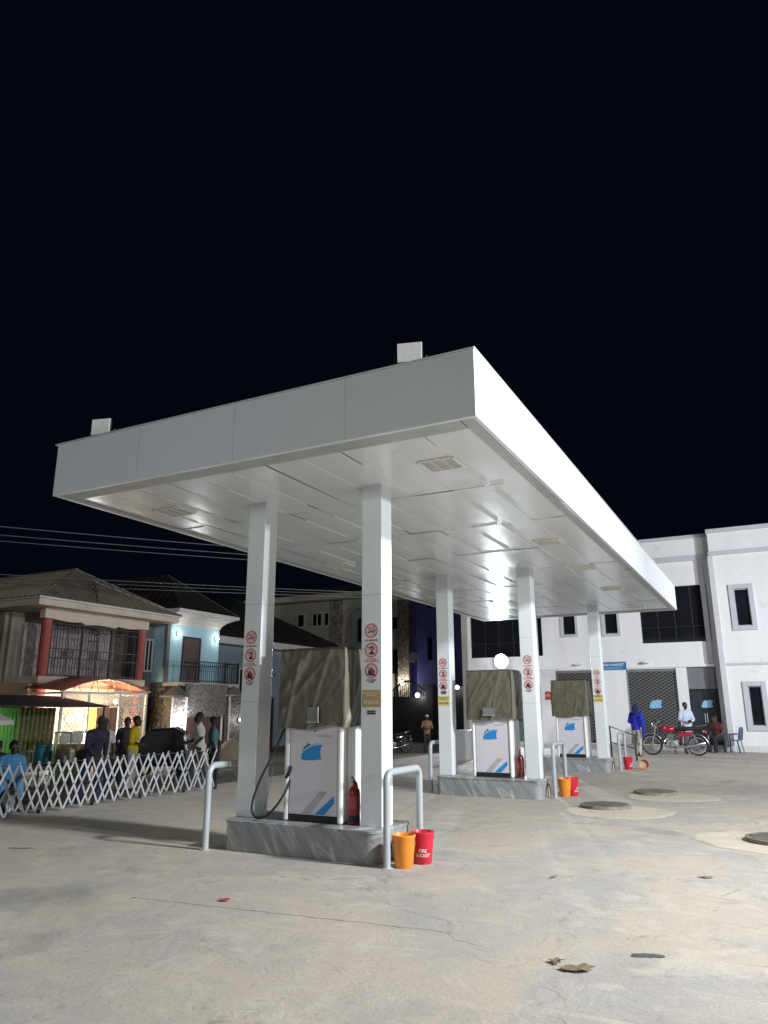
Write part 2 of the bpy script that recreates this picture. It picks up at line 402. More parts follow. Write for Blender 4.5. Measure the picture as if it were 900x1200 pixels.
MB(cano).bx(CX0 - .01, CX1 + .01, CY0 - .012, CY0 + .055, ZT + .002, ZT + .017).build('coping', TRIM, cano, bevel=.003)
MB(cano).bx(CX0 + T, CX1 - T, CY0 + T, CY1 - T, 4.62, 4.74).build('roof_deck', TRIM, cano)
b = MB(cano)   # aluminium angle closing the edge of the soffit
for (x0, x1, y0, y1) in ((CX1 - T - .13, CX1 - T - .003, CY0 + .06, CY1 - .06), (CX0 + T + .003, CX0 + T + .10, CY0 + .06, CY1 - .06)):
    y = y0
    while y < y1 - .1:
        L = min(2.95, y1 - y); dz_ = random.uniform(-.006, .006); b.bx(x0 + abs(dz_) * 1.5, x1 - abs(dz_), y, y + L - .008, ZS + .006 + dz_, ZS + .035); y += L
b.bx(CX0 + .16, CX1 - .19, CY0 + T + .003, CY0 + .30, ZS + .006, ZS + .034)
b.bx(CX0 + .16, CX1 - .19, CY1 - .30, CY1 - T - .003, ZS + .006, ZS + .034)
b.build('edge_trim', mat('edge_angle', (.44, .45, .44), .5, .1, .12, 3, dirt=((.30, .29, .26), 2.2, .60)), cano, bevel=.003)
b = MB(cano)
px0, px1, py0, py1 = CX0 + .155, CX1 - .185, CY0 + .305, CY1 - .305
nx = 11; ny = 8; pw = (px1 - px0) / nx; pl = (py1 - py0) / ny
rr = random.Random(3)
for i in range(nx):
    for j in range(ny):
        x0 = px0 + i * pw + .004; x1 = px0 + (i + 1) * pw - .004; y0 = py0 + j * pl + .003; y1 = py0 + (j + 1) * pl - .003
        K = 6; cx, cy = (x0 + x1) / 2, (y0 + y1) / 2
        tx, ty = rr.gauss(0, .0035), rr.gauss(0, .0022); sag = rr.uniform(.001, .006); dz = rr.uniform(-.003, .003)
        V = []
        for a in range(K + 1):
            row = []
            for c in range(K + 1):
                x = x0 + (x1 - x0) * a / K; y = y0 + (y1 - y0) * c / K
                q = (1 - (2 * a / K - 1) ** 2) * (1 - (2 * c / K - 1) ** 2)
                row.append(b.bm.verts.new((x, y, ZS + .022 + dz + tx * (x - cx) + ty * (y - cy) - sag * q)))
            V.append(row)
        for a in range(K):
            for c in range(K): b.bm.faces.new((V[a][c], V[a][c + 1], V[a + 1][c + 1], V[a + 1][c]))
        # folded lip along one long edge, it catches the light
        if i and rr.random() < .8:
            l0 = y0 + rr.uniform(0, .35) * pl; l1 = y1 - rr.uniform(0, .2) * pl
            b.bx(x0 - .0055, x0 + .0005, l0, l1, ZS + .012, ZS + .03)
        if j and rr.random() < .3:
            b.bx(x0 + .02, x1 - rr.uniform(.02, .3), y0 - .004, y0 + .001, ZS + .014, ZS + .03)
so = b.build('soffit', SOFFIT, cano, smooth=30)

# soffit light fittings
def soffit_light(x, y, label, first=[None]):
    if first[0] is not None: return dup(first[0], (x, y, ZS), label)
    t = thing('soffit_light', label, 'ceiling light', (0, 0, ZS), 0, 'rectangular light fittings in the canopy soffit')
    b = MB(); z0, z1 = -.004, .03
    for s in (-1, 1):
        b.bx(s * .21 - .018, s * .21 + .018, -.19, .19, z0, z1); b.bx(-.19, .19, s * .19 - .018 + s * .0, s * .19 + .018, z0 + .001, z1)
    b.build('frame', CREAM, t, bevel=.004)
    MB().bx(-.195, .195, -.175, .175, .012, .02).build('lens', LAMPOFF, t)
    b = MB()
    for k in range(5): b.bx(-.19, .19, -.13 + .065 * k - .006, -.13 + .065 * k + .006, -.002, .010)
    for k in range(2): b.bx(-.07 + .14 * k - .006, -.07 + .14 * k + .006, -.171, .171, -.001, .009)
    b.build('louvre', CREAM, t)
    first[0] = t; t.location = (x, y, ZS); return t
for (x, y, lb) in [(-3.02, 7.26, 'nearest soffit light, over the front right corner of the canopy'), (-7.12, 7.42, 'soffit light at the front left corner of the canopy'),
                   (-3.03, 11.8, 'right-hand soffit light just before the middle island'), (-7.15, 11.98, 'left-hand soffit light just before the middle island'),
                   (-3.04, 14.45, 'right-hand soffit light beside the middle island'), (-7.15, 14.3, 'left-hand soffit light beside the middle island'),
                   (-3.05, 17.4, 'right-hand soffit light halfway to the rear island'), (-7.1, 16.6, 'left-hand soffit light halfway to the rear island'),
                   (-3.07, 20.9, 'right-hand soffit light at the far end of the canopy')]:
    soffit_light(x, y, lb)

# floodlights standing on the front fascia
def roof_flood(x, label, tilt):
    t = thing('flood_light', label, 'floodlight', (x, CY0 + .12, ZT), R(16), 'floodlights on the front edge of the canopy')
    m = Matrix.Rotation(tilt, 4, 'X')
    o = MB().box((0, .026, .19), (.27, .028, .225)).build('housing', DARKM, t, bevel=.008)
    b = MB()
    for k in range(8): b.box((-.12 + .034 * k, .050, .19), (.008, .02, .19))
    b.build('cooling_fin', DARKM, o)
    MB().box((0, .006, .19), (.255, .012, .21)).build('lens', mat('unlit_lens', (.62, .62, .60), .35, 0, .08, 20), t, bevel=.003)
    MB().tube([(-.165, .06, .17), (-.165, .06, .02), (-.12, .06, .0), (.12, .06, .0), (.165, .06, .02), (.165, .06, .17)], .011, 8).build('bracket', DARKM, t)
    return t
roof_flood(-2.90, 'dark floodlight on the canopy edge above the front right corner', 0)
roof_flood(-7.32, 'smaller-looking dark floodlight on the canopy edge above the front left corner', 0)

# ------------------------------------------------------------------ columns
XL, XR, WC, ZI = -5.839, -4.109, .27, .33
YC = [7.758, 14.016, 20.282]
def column_proto(label):
    t = thing('canopy_column', label, 'column', (0, 0, ZI), 0, 'white columns carrying the canopy')
    H = ZS + .03 - ZI; h = WC / 2
    MB().bx(-h, h, -h, h, 0, H).build('shaft', COLW, t, bevel=.008)
    b = MB()
    for s in (-1, 1):
        b.bx(-h - .001, h + .001, s * (h + .0004) - .0012, s * (h + .0004) + .0012, 1.338, 1.343)
        b.bx(s * (h + .0004) - .0012, s * (h + .0004) + .0012, -h, h, 1.338, 1.343)
        b.bx(-h - .001, h + .001, s * (h + .0004) - .0012, s * (h + .0004) + .0012, 2.56, 2.565)
        b.bx(s * (h + .0004) - .0012, s * (h + .0004) + .0012, -h, h, 2.56, 2.565)
    b.build('panel_joint', GREYINK, t)
    return t
ISL = ['front', 'middle', 'rear']
cl = [['front island column beside the hanging black hose', 'front island column beside the red fire extinguisher'],
      ['middle island column left of the covered pump, with a yellow sticker', 'middle island column right of the covered pump, without a sticker'],
      ['rear island column hidden behind the covered pump', 'rear island column in front of the blue shop sign']]
proto = column_proto(cl[0][0]); proto.location = (XL, YC[0], ZI)
for i in range(3):
    for j, x in enumerate((XL, XR)):
        if i + j: dup(proto, (x, YC[i], ZI), cl[i][j])

# ------------------------------------------------------------------ prohibition signs on the columns
def ring(b, r, w, y, n=40):
    for k in range(n):
        a0, a1 = 2 * math.pi * k / n, 2 * math.pi * (k + 1) / n
        f = lambda u, v, q: (u, y - q, v)
        b.prism([(r * math.cos(a0), r * math.sin(a0)), (r * math.cos(a1), r * math.sin(a1)), ((r - w) * math.cos(a1), (r - w) * math.sin(a1)), ((r - w) * math.cos(a0), (r - w) * math.sin(a0))], f, .0006)
def sign_proto(kind, label):
    nm = {'smoke': 'no_smoking_sign', 'phone': 'no_phone_sign', 'flame': 'no_flame_sign'}[kind]
    t = thing(nm, label, 'sign', (0, 0, 0), 0, 'round prohibition signs on the canopy columns')
    P = lambda u, v, q: (u, -.0006 - q, v)
    b = MB(); b.prism([(.085 * math.cos(2 * math.pi * k / 32), .085 * math.sin(2 * math.pi * k / 32)) for k in range(32)], lambda u, v, q: (u, -q, v), .0006)
    b.build('disc', mat('sign_pink', (.66, .52, .52), .5, 0, .05, 9), t)
    b = MB()
    if kind == 'smoke':
        b.prism([(-.05, -.026), (.058, -.008), (.056, .006), (-.052, -.012)], P, .0006)
        b.tube([(.045, -.0012, .018), (.03, -.0012, .03), (.05, -.0012, .045), (.035, -.0012, .06)], .003, 4); b.tube([(.02, -.0012, .014), (.008, -.0012, .03), (.022, -.0012, .046)], .003, 4)
    elif kind == 'phone':
        b.prism([(-.025, -.05), (.03, -.05), (.034, -.03), (.012, -.022), (.03, .01), (.028, .04), (.0, .05), (-.02, .03), (-.008, .02), (.008, .03), (.012, .008), (-.012, -.022), (-.03, -.03)], P, .0006)
    else:
        b.prism([(-.035, -.045), (.035, -.045), (.045, -.015), (.028, .02), (.02, .0), (.006, .05), (-.012, .02), (-.02, .035), (-.04, .0), (-.045, -.02)], P, .0006)
        b.prism([(-.055, -.048), (.055, -.062), (.055, -.05), (-.055, -.036)], lambda u, v, q: (u, -.0013 - q, v), .0004)
    b.build('pictogram', INK, t)
    b = MB(); ring(b, .085, .013, -.0008); b.build('ring', REDINK, t)
    a = R(-45); c, s = math.cos(a), math.sin(a); hw = .006
    MB().prism([(-.073 * c - hw * s * -1, -.073 * s - hw * c), (.073 * c + hw * s, .073 * s - hw * c), (.073 * c - hw * s, .073 * s + hw * c), (-.073 * c - hw * s, -.073 * s + hw * c)], lambda u, v, q: (u, -.0018 - q, v), .0004).build('slash', REDINK, t)
    cap = {'smoke': 'NO SMOKING', 'phone': 'NO PHONE\nCALLS ALLOWED', 'flame': 'NO NAKED\nFLAME'}[kind]
    text_mesh('caption', cap, .027 if kind != 'smoke' else .030, INK if kind != 'phone' else REDINK, t, (0, -.0008, -.113 if kind == 'smoke' else -.116), sx=.92)
    return t
SG = {'smoke': 'crossed-out cigarette', 'phone': 'crossed-out telephone', 'flame': 'crossed-out flame'}
where = [['the front column beside the black hose', 'the front column beside the fire extinguisher'], ['the middle column with the yellow sticker', 'the middle column without a sticker'], ['the hidden rear column', 'the rear column by the blue shop sign']]
protos = {}
for i in range(3):
    for j, x in enumerate((XL, XR)):
        if (i, j) == (2, 0): continue
        for k, (kind, z) in enumerate((('smoke', 2.47), ('phone', 2.245), ('flame', 2.01))):
            lb = 'red %s sign on %s' % (SG[kind], where[i][j]); loc = (x - (.012 if j == 0 else 0), YC[i] - WC / 2 - .0012, z)
            if kind not in protos: protos[kind] = sign_proto(kind, lb); protos[kind].location = loc
            else: dup(protos[kind], loc, lb)
def sticker(loc, m, ink, label, dark_below):
    t = thing('notice_sticker', label, 'sticker', loc, 0, 'text stickers on the canopy columns')
    MB().bx(-.12, .12, -.0008, 0, -.095, .095).build('sheet', m, t)
    text_mesh('lettering', 'PLEASE SWITCH\nOFF YOUR', .032, ink, t, (0, -.0012, .045), sx=.95); text_mesh('lettering', 'ENGINE', .058, ink, t, (0, -.0012, -.045), sx=.95)
    z = -.155 if dark_below else .155
    MB().bx(-.055, .055, -.0008, 0, z - .022, z + .022).build('plate', INK, t)
    text_mesh('plate_lettering', 'THANK YOU', .018, GREYINK, t, (0, -.0012, z))
sticker((XR, YC[0] - WC / 2 - .0012, 1.70), ORINK, mat('sticker_pale', (.72, .60, .42), .5), 'faded orange notice sticker on the column by the fire extinguisher', True)
sticker((XL - .01, YC[1] - WC / 2 - .0012, 1.72), YEINK, INK, 'yellow notice sticker with dark lettering on the middle left column', False)
sticker((XR, YC[2] - WC / 2 - .0012, 1.81), YEINK, INK, 'yellow notice sticker with dark lettering on the rear right column', False)

# ------------------------------------------------------------------ pump islands
def island_proto(label):
    t = thing('pump_island', label, 'pump island', (0, 0, 0), 0, 'grey marble pump islands under the canopy')
    hx, hy, r = 1.02, .44, .12
    def rr_poly(hx, hy, r, n=8):
        o = []
        for (sx, sy, a0) in ((1, 1, 0), (-1, 1, 90), (-1, -1, 180), (1, -1, 270)):
            for k in range(n + 1):
                a = R(a0 + 90 * k / n); o.append((sx * (hx - r) + r * math.cos(a), sy * (hy - r) + r * math.sin(a)))
        return o
    MB().prism(rr_poly(hx, hy, r), lambda u, v, q: (u, v, q), .30).build('plinth', MARBLE, t, smooth=30)
    MB().prism(rr_poly(hx + .012, hy + .012, r + .012), lambda u, v, q: (u, v, .30 + q), .03).build('coping', MARBLE, t, smooth=30, bevel=.004)
    for s in (-1, 1):
        d = MB(); n = 20
        d.prism([(.15 * math.cos(math.pi * k / n), .02 + .15 * math.sin(math.pi * k / n) * 1.35) for k in range(n + 1)], lambda u, v, q: (s * (hx + .001) - s * q * .2, u + .03, v), .01)
        op = d.build('duct_opening', TAN, t)
        MB().tube([(s * (hx + .004), .03 + .155 * math.cos(math.pi * k / n), .02 + .155 * 1.35 * math.sin(math.pi * k / n)) for k in range(n + 1)], .013, 8).build('rim', BLACK, op)
    return t
IX = -4.93
il = ['grey marble pump island nearest the camera', 'grey marble pump island in the middle of the row', 'grey marble pump island farthest from the camera']
YI = [7.80, 14.06, 20.33]
ip = island_proto(il[0]); ip.location = (IX, YI[0], 0)
for i in (1, 2): dup(ip, (IX, YI[i], 0), il[i])

# ------------------------------------------------------------------ dispensers and their covers
def ship(b_hull, b_wave, b_tower, fn, s=1.):
    def q(p): return [(u * s, v * s) for u, v in p]
    b_hull.prism(q([(-.165, -.085), (-.155, -.03), (-.11, .015), (-.03, .06), (.06, .088), (.165, .095), (.135, .06), (.125, .0), (.13, -.05), (.145, -.08), (.05, -.095), (-.06, -.10), (-.12, -.098)]), fn, .0010)
    b_wave.prism(q([(-.15, -.02), (-.11, .04), (-.03, .085), (.06, .112), (.165, .10), (.06, .094), (-.03, .066), (-.11, .021)]), fn, .0014)
    b_tower.prism(q([(-.145, -.005), (-.12, .06), (-.075, .085), (-.06, .125), (-.05, .09), (-.02, .10), (-.03, .088), (-.11, .048)]), fn, .0018)
def dispenser_proto(label):
    t = thing('fuel_dispenser', label, 'fuel pump', (0, 0, 0), 0, 'covered fuel pumps on the islands')
    MB().bx(-.33, .33, -.235, .235, .075, 1.90).build('cabinet', PILW, t, bevel=.01)
    MB().bx(-.345, .345, -.245, .245, 0, .072).build('kick_base', BLACK, t, bevel=.004)
    for s in (-1, 1):
        MB().bx(s * .365 - .033, s * .365 + .033, -.265, -.135, .0, 1.88).build('corner_post', PILW, t, bevel=.028)
        MB().bx(s * .365 - .030, s * .365 + .030, -.125, .255, .0, 1.88).build('side_panel', PILW, t, bevel=.008)
        MB().bx(s * .385 - .006 , s * .385 + .006, -.134, -.126, .02, 1.86).build('side_channel', STEEL, t)
    fp = MB().bx(-.322, .322, -.247, -.238, .085, 1.07).build('front_panel', PANELW, t, bevel=.003)
    y = -.2475
    fn = lambda u, v, q: (u - .02, y - q, v + .765)
    h, wv, tw = MB(), MB(), MB(); ship(h, wv, tw, fn, .92)
    em = h.build('emblem', BLUE, t); wv.build('wave', CYAN, em); tw.build('tower', INK, em)
    P = lambda u, v, q: (u, y - q, v)
    MB().prism([(.03, .09), (.16, .09), (.29, .215), (.29, .30)], P, .001).build('stripe', BLUE, t)
    MB().prism([(-.15, .09), (-.02, .09), (.20, .34), (.10, .34)], P, .0008).build('stripe', mat('panel_grey', (.45, .45, .49), .4), t)
    text_mesh('lettering', 'AA RANO', .042, GREYINK, t, (.155, y - .001, .945), depth=.0006)
    MB().cyl((0.02, -.246, 1.0), (.02, -.252, 1.0), .009, n=12).build('lock', INK, t)
    return t
def cover_proto(label, seed):
    t = thing('dispenser_cover', label, 'tarpaulin cover', (0, 0, 0), 0, 'olive covers over the pump heads')
    b = MB(); rnd = random.Random(seed)
    hx, hy, r = .455, .315, .035; z0, z1 = 1.04, 1.955; NU, NV = 200, 40
    per = []
    def side(a, bb, n):
        for k in range(n): per.append((a[0] + (bb[0] - a[0]) * k / n, a[1] + (bb[1] - a[1]) * k / n))
    side((-hx, -hy), (hx, -hy), 60); side((hx, -hy), (hx, hy), 40); side((hx, hy), (-hx, hy), 60); side((-hx, hy), (-hx, -hy), 40)
    NU = len(per); rows = []
    folds = [(rnd.uniform(-1, 1), rnd.uniform(.05, .16), rnd.uniform(-2.2, -.4), rnd.uniform(.006, .020)) for _ in range(26)]
    for j in range(NV + 1):
        f = j / NV; z = z1 + (z0 - z1) * f; row = []
        for k, (x, y) in enumerate(per):
            n = Vector((x / hx, y / hy)); nn = Vector((0, -1)) if abs(y + hy) < 1e-6 else Vector((1, 0)) if abs(x - hx) < 1e-6 else Vector((0, 1)) if abs(y - hy) < 1e-6 else Vector((-1, 0))
            corner = min(1, (hx - abs(x) + hy - abs(y)) / .07)
            s = 4.0 * k / NU * 1.0; d = 0
            for (c, wd, sl, am) in folds:
                u = (k / NU * 2 - 1) - c - sl * (f - .2) * .28
                u = (u + 1) % 2 - 1
                d += am * math.exp(-(abs(u) / (wd * .22)) ** 1.6) * (.15 + .85 * f)
            d += .007 * noise.noise((x * 5, y * 5, z * 4 + seed)) + .006 * noise.noise((x * 12 + 3, y * 12, z * 7 + seed))
            rg = noise.noise((x * 3.2 - z * 1.9 + seed, y * 3 - z * 1.6, z * .35)); d += .0045 * max(0, 1 - abs(rg) * 5)
            rg = noise.noise((x * 6 - z * 4 + seed, y * 6 + z * 3, z * 2 + 5)); d += .0012 * max(0, 1 - abs(rg) * 8)
            bul = .014 * math.sin(math.pi * min(1, f * 1.05)) + .028 * f
            d = d * (.35 + .65 * corner) - .018 + bul
            zz = z
            if j == NV: pass
            zz += .012 * f * noise.noise((k * .07, seed, 0)) + (.02 * math.sin(k * .05 + seed) + .012 * math.sin(k * .17)) * f ** 3
            if j == 0: zz = z1 + .004; d -= .014
            row.append(b.bm.verts.new((x + nn.x * d, y + nn.y * d, zz)))
        rows.append(row)
    for A, B in zip(rows, rows[1:]):
        for k in range(NU): b.bm.faces.new((A[k], A[(k + 1) % NU], B[(k + 1) % NU], B[k]))
    # top with a slight sag: shrink rings toward the centre
    prev = rows[0]
    for s in (.985, .93, .8, .6, .35, .12):
        ring_ = [b.bm.verts.new((x * s, y * s, z1 + .010 - .018 * (1 - s) * 2 * (.5 + .5 * noise.noise((x * s * 6, y * s * 6, seed))) + .006 * noise.noise((x * s * 9, y * s * 9, 2)))) for x, y in per]
        for k in range(NU): b.bm.faces.new((prev[(k + 1) % NU], prev[k], ring_[k], ring_[(k + 1) % NU]))
        prev = ring_
    b.bm.faces.new(prev)
    o = b.build('cloth', TARP, t, smooth=70)
    # binding along the front right corner and the hem
    f = 1
    MB().tube([(rows[j][60].co.x if False else 0, 0, 0) for j in range(2)] if False else [(hx + .004 + .030 * j / 20, -hy - .004 - .030 * j / 20, z1 - (z1 - z0) * j / 20) for j in range(20)], .006, 6).build('corner_binding', mat('tarp_binding', (.17, .16, .11), .5), t)
    return t
XD = -4.872
dl = ['front fuel pump with a black hose looped beside its column', 'middle fuel pump showing a whole blue ship emblem', 'rear fuel pump in front of the shop shutter']
cvl = ['dark olive cover draped over the nearest fuel pump', 'olive cover with a clear window over the middle fuel pump', 'olive cover over the farthest fuel pump, before the shutter']
YD = [7.86, 14.10, 20.36]
dp = dispenser_proto(dl[0]); dp.location = (XD, YD[0], ZI)
for i in (1, 2): dup(dp, (XD, YD[i], ZI), dl[i])
for i in range(3):
    cv = cover_proto(cvl[i], [11, 5, 23][i]); cv.location = (XD, YD[i], ZI)
    if i < 2:
        fm = mat('clear_vinyl', (.22, .22, .22), .18, 0, .25, 20); pw, ph = ((.075, .085), (.115, .07))[i]
        y = -.365
        fl = MB().box((.06 if i == 0 else .0, y - .008, 1.19), (pw * 2, .006, ph * 2), rx=R(-3)).build('vinyl_window', fm, cv)
        MB().box((.06 if i == 0 else .0, y - .014, 1.19 - ph), (pw * 2 + .02, .006, .010)).build('welt', mat('vinyl_welt', (.50, .50, .50), .4), fl)
        if i == 0: MB().box((.06 + pw, y - .014, 1.19), (.008, .006, ph * 2)).build('welt', mat('vinyl_welt', (.5, .5, .5), .4), fl)
# hose of the front pump
hs = [(-5.26, 7.72, 1.50), (-5.30, 7.62, 1.34), (-5.37, 7.54, 1.10), (-5.49, 7.48, .84), (-5.585, 7.47, .62), (-5.615, 7.46, .47), (-5.575, 7.45, .385), (-5.49, 7.44, .362), (-5.38, 7.45, .40), (-5.27, 7.49, .52), (-5.21, 7.56, .66), (-5.19, 7.63, .78)]
def smooth_path(p, k=6):
    p = [Vector(q) for q in p]; out = []
    for i in range(len(p) - 1):
        a = p[max(i - 1, 0)]; b_ = p[i]; c = p[i + 1]; d = p[min(i + 2, len(p) - 1)]
        for s in range(k):
            t = s / k
            out.append(.5 * ((2 * b_) + (-a + c) * t + (2 * a - 5 * b_ + 4 * c - d) * t * t + (-a + 3 * b_ - 3 * c + d) * t ** 3))
    out.append(p[-1]); return out
MB(dp).tube(smooth_path(hs), .014, 10).build('hose', BLACK, dp, smooth=60)
MB(dp).tube(smooth_path([(-5.24, 7.6, .80), (-5.20, 7.60, .86), (-5.18, 7.61, .93)]), .02, 8).build('nozzle', DARKM, dp)
sm = [(-5.55, 7.78, .9), (-5.555, 7.72, .7), (-5.57, 7.68, .5), (-5.6, 7.66, .40)]
MB(dp).tube(smooth_path(sm), .006, 6).build('cable', CYAN, dp)

# ------------------------------------------------------------------ guard rails
def rail_proto(label):
    t = thing('guard_rail', label, 'guard rail', (0, 0, 0), 0, 'bent pipe guard rails at the island ends')
    L, H, r = .82, .93, .10; p = [(0, -L / 2, 0), (0, -L / 2, H - r)]
    for k in range(1, 9): a = R(90 * k / 8); p.append((0, -L / 2 + r - r * math.cos(a), H - r + r * math.sin(a)))
    for k in range(1, 9): a = R(90 - 90 * k / 8); p.append((0, L / 2 - r + r * math.cos(a), H - r + r * math.sin(a)))
    p.append((0, L / 2, 0))
    MB().tube(p, .038, 16).build('pipe', RAILP, t, smooth=50)
    for s in (-1, 1): MB().lathe([(0, .0), (.062, .0), (.062, .006), (.04, .012), (.039, .02)], (0, s * L / 2, 0), 16).build('foot_flange', RAILP, t)
    return t
rl = [['guard rail at the left end of the front island, before the folding barrier', 'guard rail at the right end of the front island, beside two buckets'],
      ['guard rail at the left end of the middle island', 'guard rail at the right end of the middle island, beside two buckets'],
      ['guard rail at the left end of the rear island', 'guard rail at the right end of the rear island, near the blue-jacketed man']]
rp = rail_proto(rl[0][0]); rp.location = (-6.12, 7.68, 0)
for i in range(3):
    for j, x in enumerate((-6.12, -3.755)):
        if i + j: dup(rp, (x, [7.72, 14.42, 20.95][i] if j else [7.68, 14.2, 20.5][i], 0), rl[i][j])

# ------------------------------------------------------------------ buckets
def bucket_proto(m, label, lettered):
    t = thing('fire_bucket', label, 'bucket', (0, 0, 0), 0, 'red and orange sand buckets at the guard rails')
    body = [(0, .0), (.088, .0), (.094, .006), (.108, .15), (.1095, .153), (.111, .158), (.119, .285), (.126, .296), (.127, .312), (.122, .318), (.117, .312), (.112, .28), (.088, .02), (0, .018)]
    bo = MB().lathe(body, n=32).build('body', m, t, smooth=40)
    MB().tube([(.124 * math.cos(a), .124 * math.sin(a) * .99, .268 - .10 * max(0, math.sin(a))) for a in [R(-20 + 220 * k / 24) for k in range(25)]], .0035, 6).build('handle', STEEL, t)
    MB().lathe([(0, .20), (.107, .20)], n=32).build('sand', TAN, t)
    if lettered:
        # white words wrapped on the face toward the camera
        for (wd, z, s) in (('FIRE', .135, .048), ('BUCKET', .09, .044)):
            o = text_mesh('lettering', wd, s, WHITEINK, t, (0, 0, 0), depth=.0005)
            for v in o.data.vertices:
                ang = v.co.x / .108; rad = .0940 + .0245 * (z + v.co.z) / .285 + .0022 + (0.0006 if v.co.y < 0 else 0)
                zz = v.co.z + z; v.co = Vector((math.sin(ang) * rad, -math.cos(ang) * rad, zz))
    return t
rb = bucket_proto(REDB, 'red FIRE BUCKET at the front guard rail', True); rb.location = (-3.535, 7.72, 0); rb.rotation_euler = (0, 0, R(24))
ob = bucket_proto(ORB, 'orange bucket at the foot of the front guard rail', False); ob.location = (-3.625, 7.44, 0)
dup(rb, (-3.57, 14.55, 0), 'red bucket at the guard rail of the middle island', R(80)); dup(ob, (-3.665, 14.36, 0), 'orange bucket at the guard rail of the middle island')
dup(rb, (-3.66, 21.1, 0), 'red bucket at the guard rail of the rear island', R(70))
o3 = dup(ob, (-3.33, 21.35, .125), 'orange bucket lying on its side at the rear guard rail'); o3.rotation_euler = (R(86), 0, R(15))

# ------------------------------------------------------------------ fire extinguishers
def ext_proto(label):
    t = thing('fire_extinguisher', label, 'fire extinguisher', (0, 0, 0), 0, 'red fire extinguishers beside the pumps')
    MB().lathe([(0, 0), (.064, 0), (.068, .006), (.068, .33), (.062, .365), (.042, .395), (.022, .41), (.02, .43), (0, .43)], n=24).build('cylinder', EXTR, t, smooth=40)
    MB().lathe([(.0685, .03), (.0685, .10)], n=24).build('foot_ring', BLACK, t)
    MB().lathe([(.0688, .16), (.0688, .30)], n=24).build('label_band', mat('ext_label', (.36, .06, .06), .5, 0, .4, 40), t)
    v = MB(); v.cyl((0, 0, .42), (0, 0, .46), .016); v.bar((-.02, 0, .465), (.085, 0, .50), .02, .012); v.bar((-.02, 0, .445), (.08, 0, .45), .018, .010); v.build('valve', DARKM, t)
    MB().tube(smooth_path([(-.015, 0, .45), (-.07, 0, .44), (-.085, -.01, .36), (-.080, -.02, .24), (-.078, -.02, .14)]), .011, 8).build('hose', BLACK, t)
    return t
ex = ext_proto('dark red fire extinguisher between the front pump and its column'); ex.location = (-4.375, 7.71, ZI); ex.rotation_euler = (0, 0, R(140))
dup(ex, (-4.37, 13.97, ZI), 'red fire extinguisher half hidden between the middle pump and its column', R(100))

# ------------------------------------------------------------------ manhole covers
def manhole_proto(label):
    t = thing('manhole_cover', label, 'manhole cover', (0, 0, 0), 0, 'round iron manhole covers in the yard')
    MB().lathe([(0, .0), (.40, .0), (.40, .050), (.385, .056), (.355, .056), (.355, .046), (0, .046)], n=48).build('rim', IRON, t, smooth=40)
    b = MB(); n = 11
    for k in range(n):
        u = -.30 + .06 * k; L = math.sqrt(max(.0, .34 ** 2 - u * u)); b.bx(u - .016, u + .016, -L, L, .0465, .056)
    b.build('rib', IRON, t)
    return t
ml = ['ribbed manhole cover nearest the middle island buckets', 'manhole cover farthest from the camera, towards the shop', 'manhole cover cut off by the right edge of the picture']
mp_ = manhole_proto(ml[0]); mp_.location = (MANH[0][0], MANH[0][1], .008); mp_.rotation_euler = (0, 0, R(27))
for i in (1, 2): dup(mp_, (MANH[i][0], MANH[i][1], .008), ml[i], R([0, 70, 40][i]))

# ------------------------------------------------------------------ folding barrier
fb = thing('folding_barrier', 'silver accordion barrier of crossed bars along the street edge', 'barrier', (-10.4, 9.4, 0))
def fpos(s):    # gentle curve in plan; s = metres along
    y = 6.3 + s; return Vector((-10.42 + .05 * math.sin(y * 1.1), y, 0))
cell = .365; NCELL = 17
for layer in (0, 1):
    b = MB(fb); pins = MB(fb); x_off = .0 if layer == 0 else -.26; half = 0 if layer == 0 else .08
    for k in range(-1, NCELL):
        s0 = (k + half) * cell; j1 = random.uniform(-.012, .012); j2 = random.uniform(-.012, .012)
        a = fpos(s0) + Vector((x_off, j1, .035)); c = fpos(s0 + cell * 1.03) + Vector((x_off, j1, .775 + random.uniform(-.012, .012)))
        b.bar(a, c, .033, .008, up=(1, 0, 0))
        a2 = fpos(s0) + Vector((x_off - .013, j2, .775)); c2 = fpos(s0 + cell * 1.03) + Vector((x_off - .013, j2, .035))
        b.bar(a2, c2, .033, .008, up=(1, 0, 0))
        m_ = fpos(s0 + cell * .5) + Vector((x_off, 0, .405)); pins.cyl(m_ + Vector((.010, 0, 0)), m_ - Vector((.022, 0, 0)), .014, n=8)
        if layer == 0:
            for z in (.06, .75):
                q = fpos(s0) + Vector((.008, 0, z)); pins.cyl(q, q - Vector((.28, 0, 0)), .006, n=6)
    o = b.build('lattice', FENCEP, fb); pins.build('pivot', STEEL, o)
for k in range(0, NCELL, 3):
    q = fpos(k * cell) + Vector((-.13, 0, .03)); MB(fb).cyl(q - Vector((.012, 0, 0)), q + Vector((.012, 0, 0)), .03, n=14).build('castor', BLACK, fb)
e = fpos(NCELL * cell)
MB(fb).bar(e + Vector((0, .02, .0)), e + Vector((.02, .09, .95)), .05, .05).build('end_post', DARKM, fb)

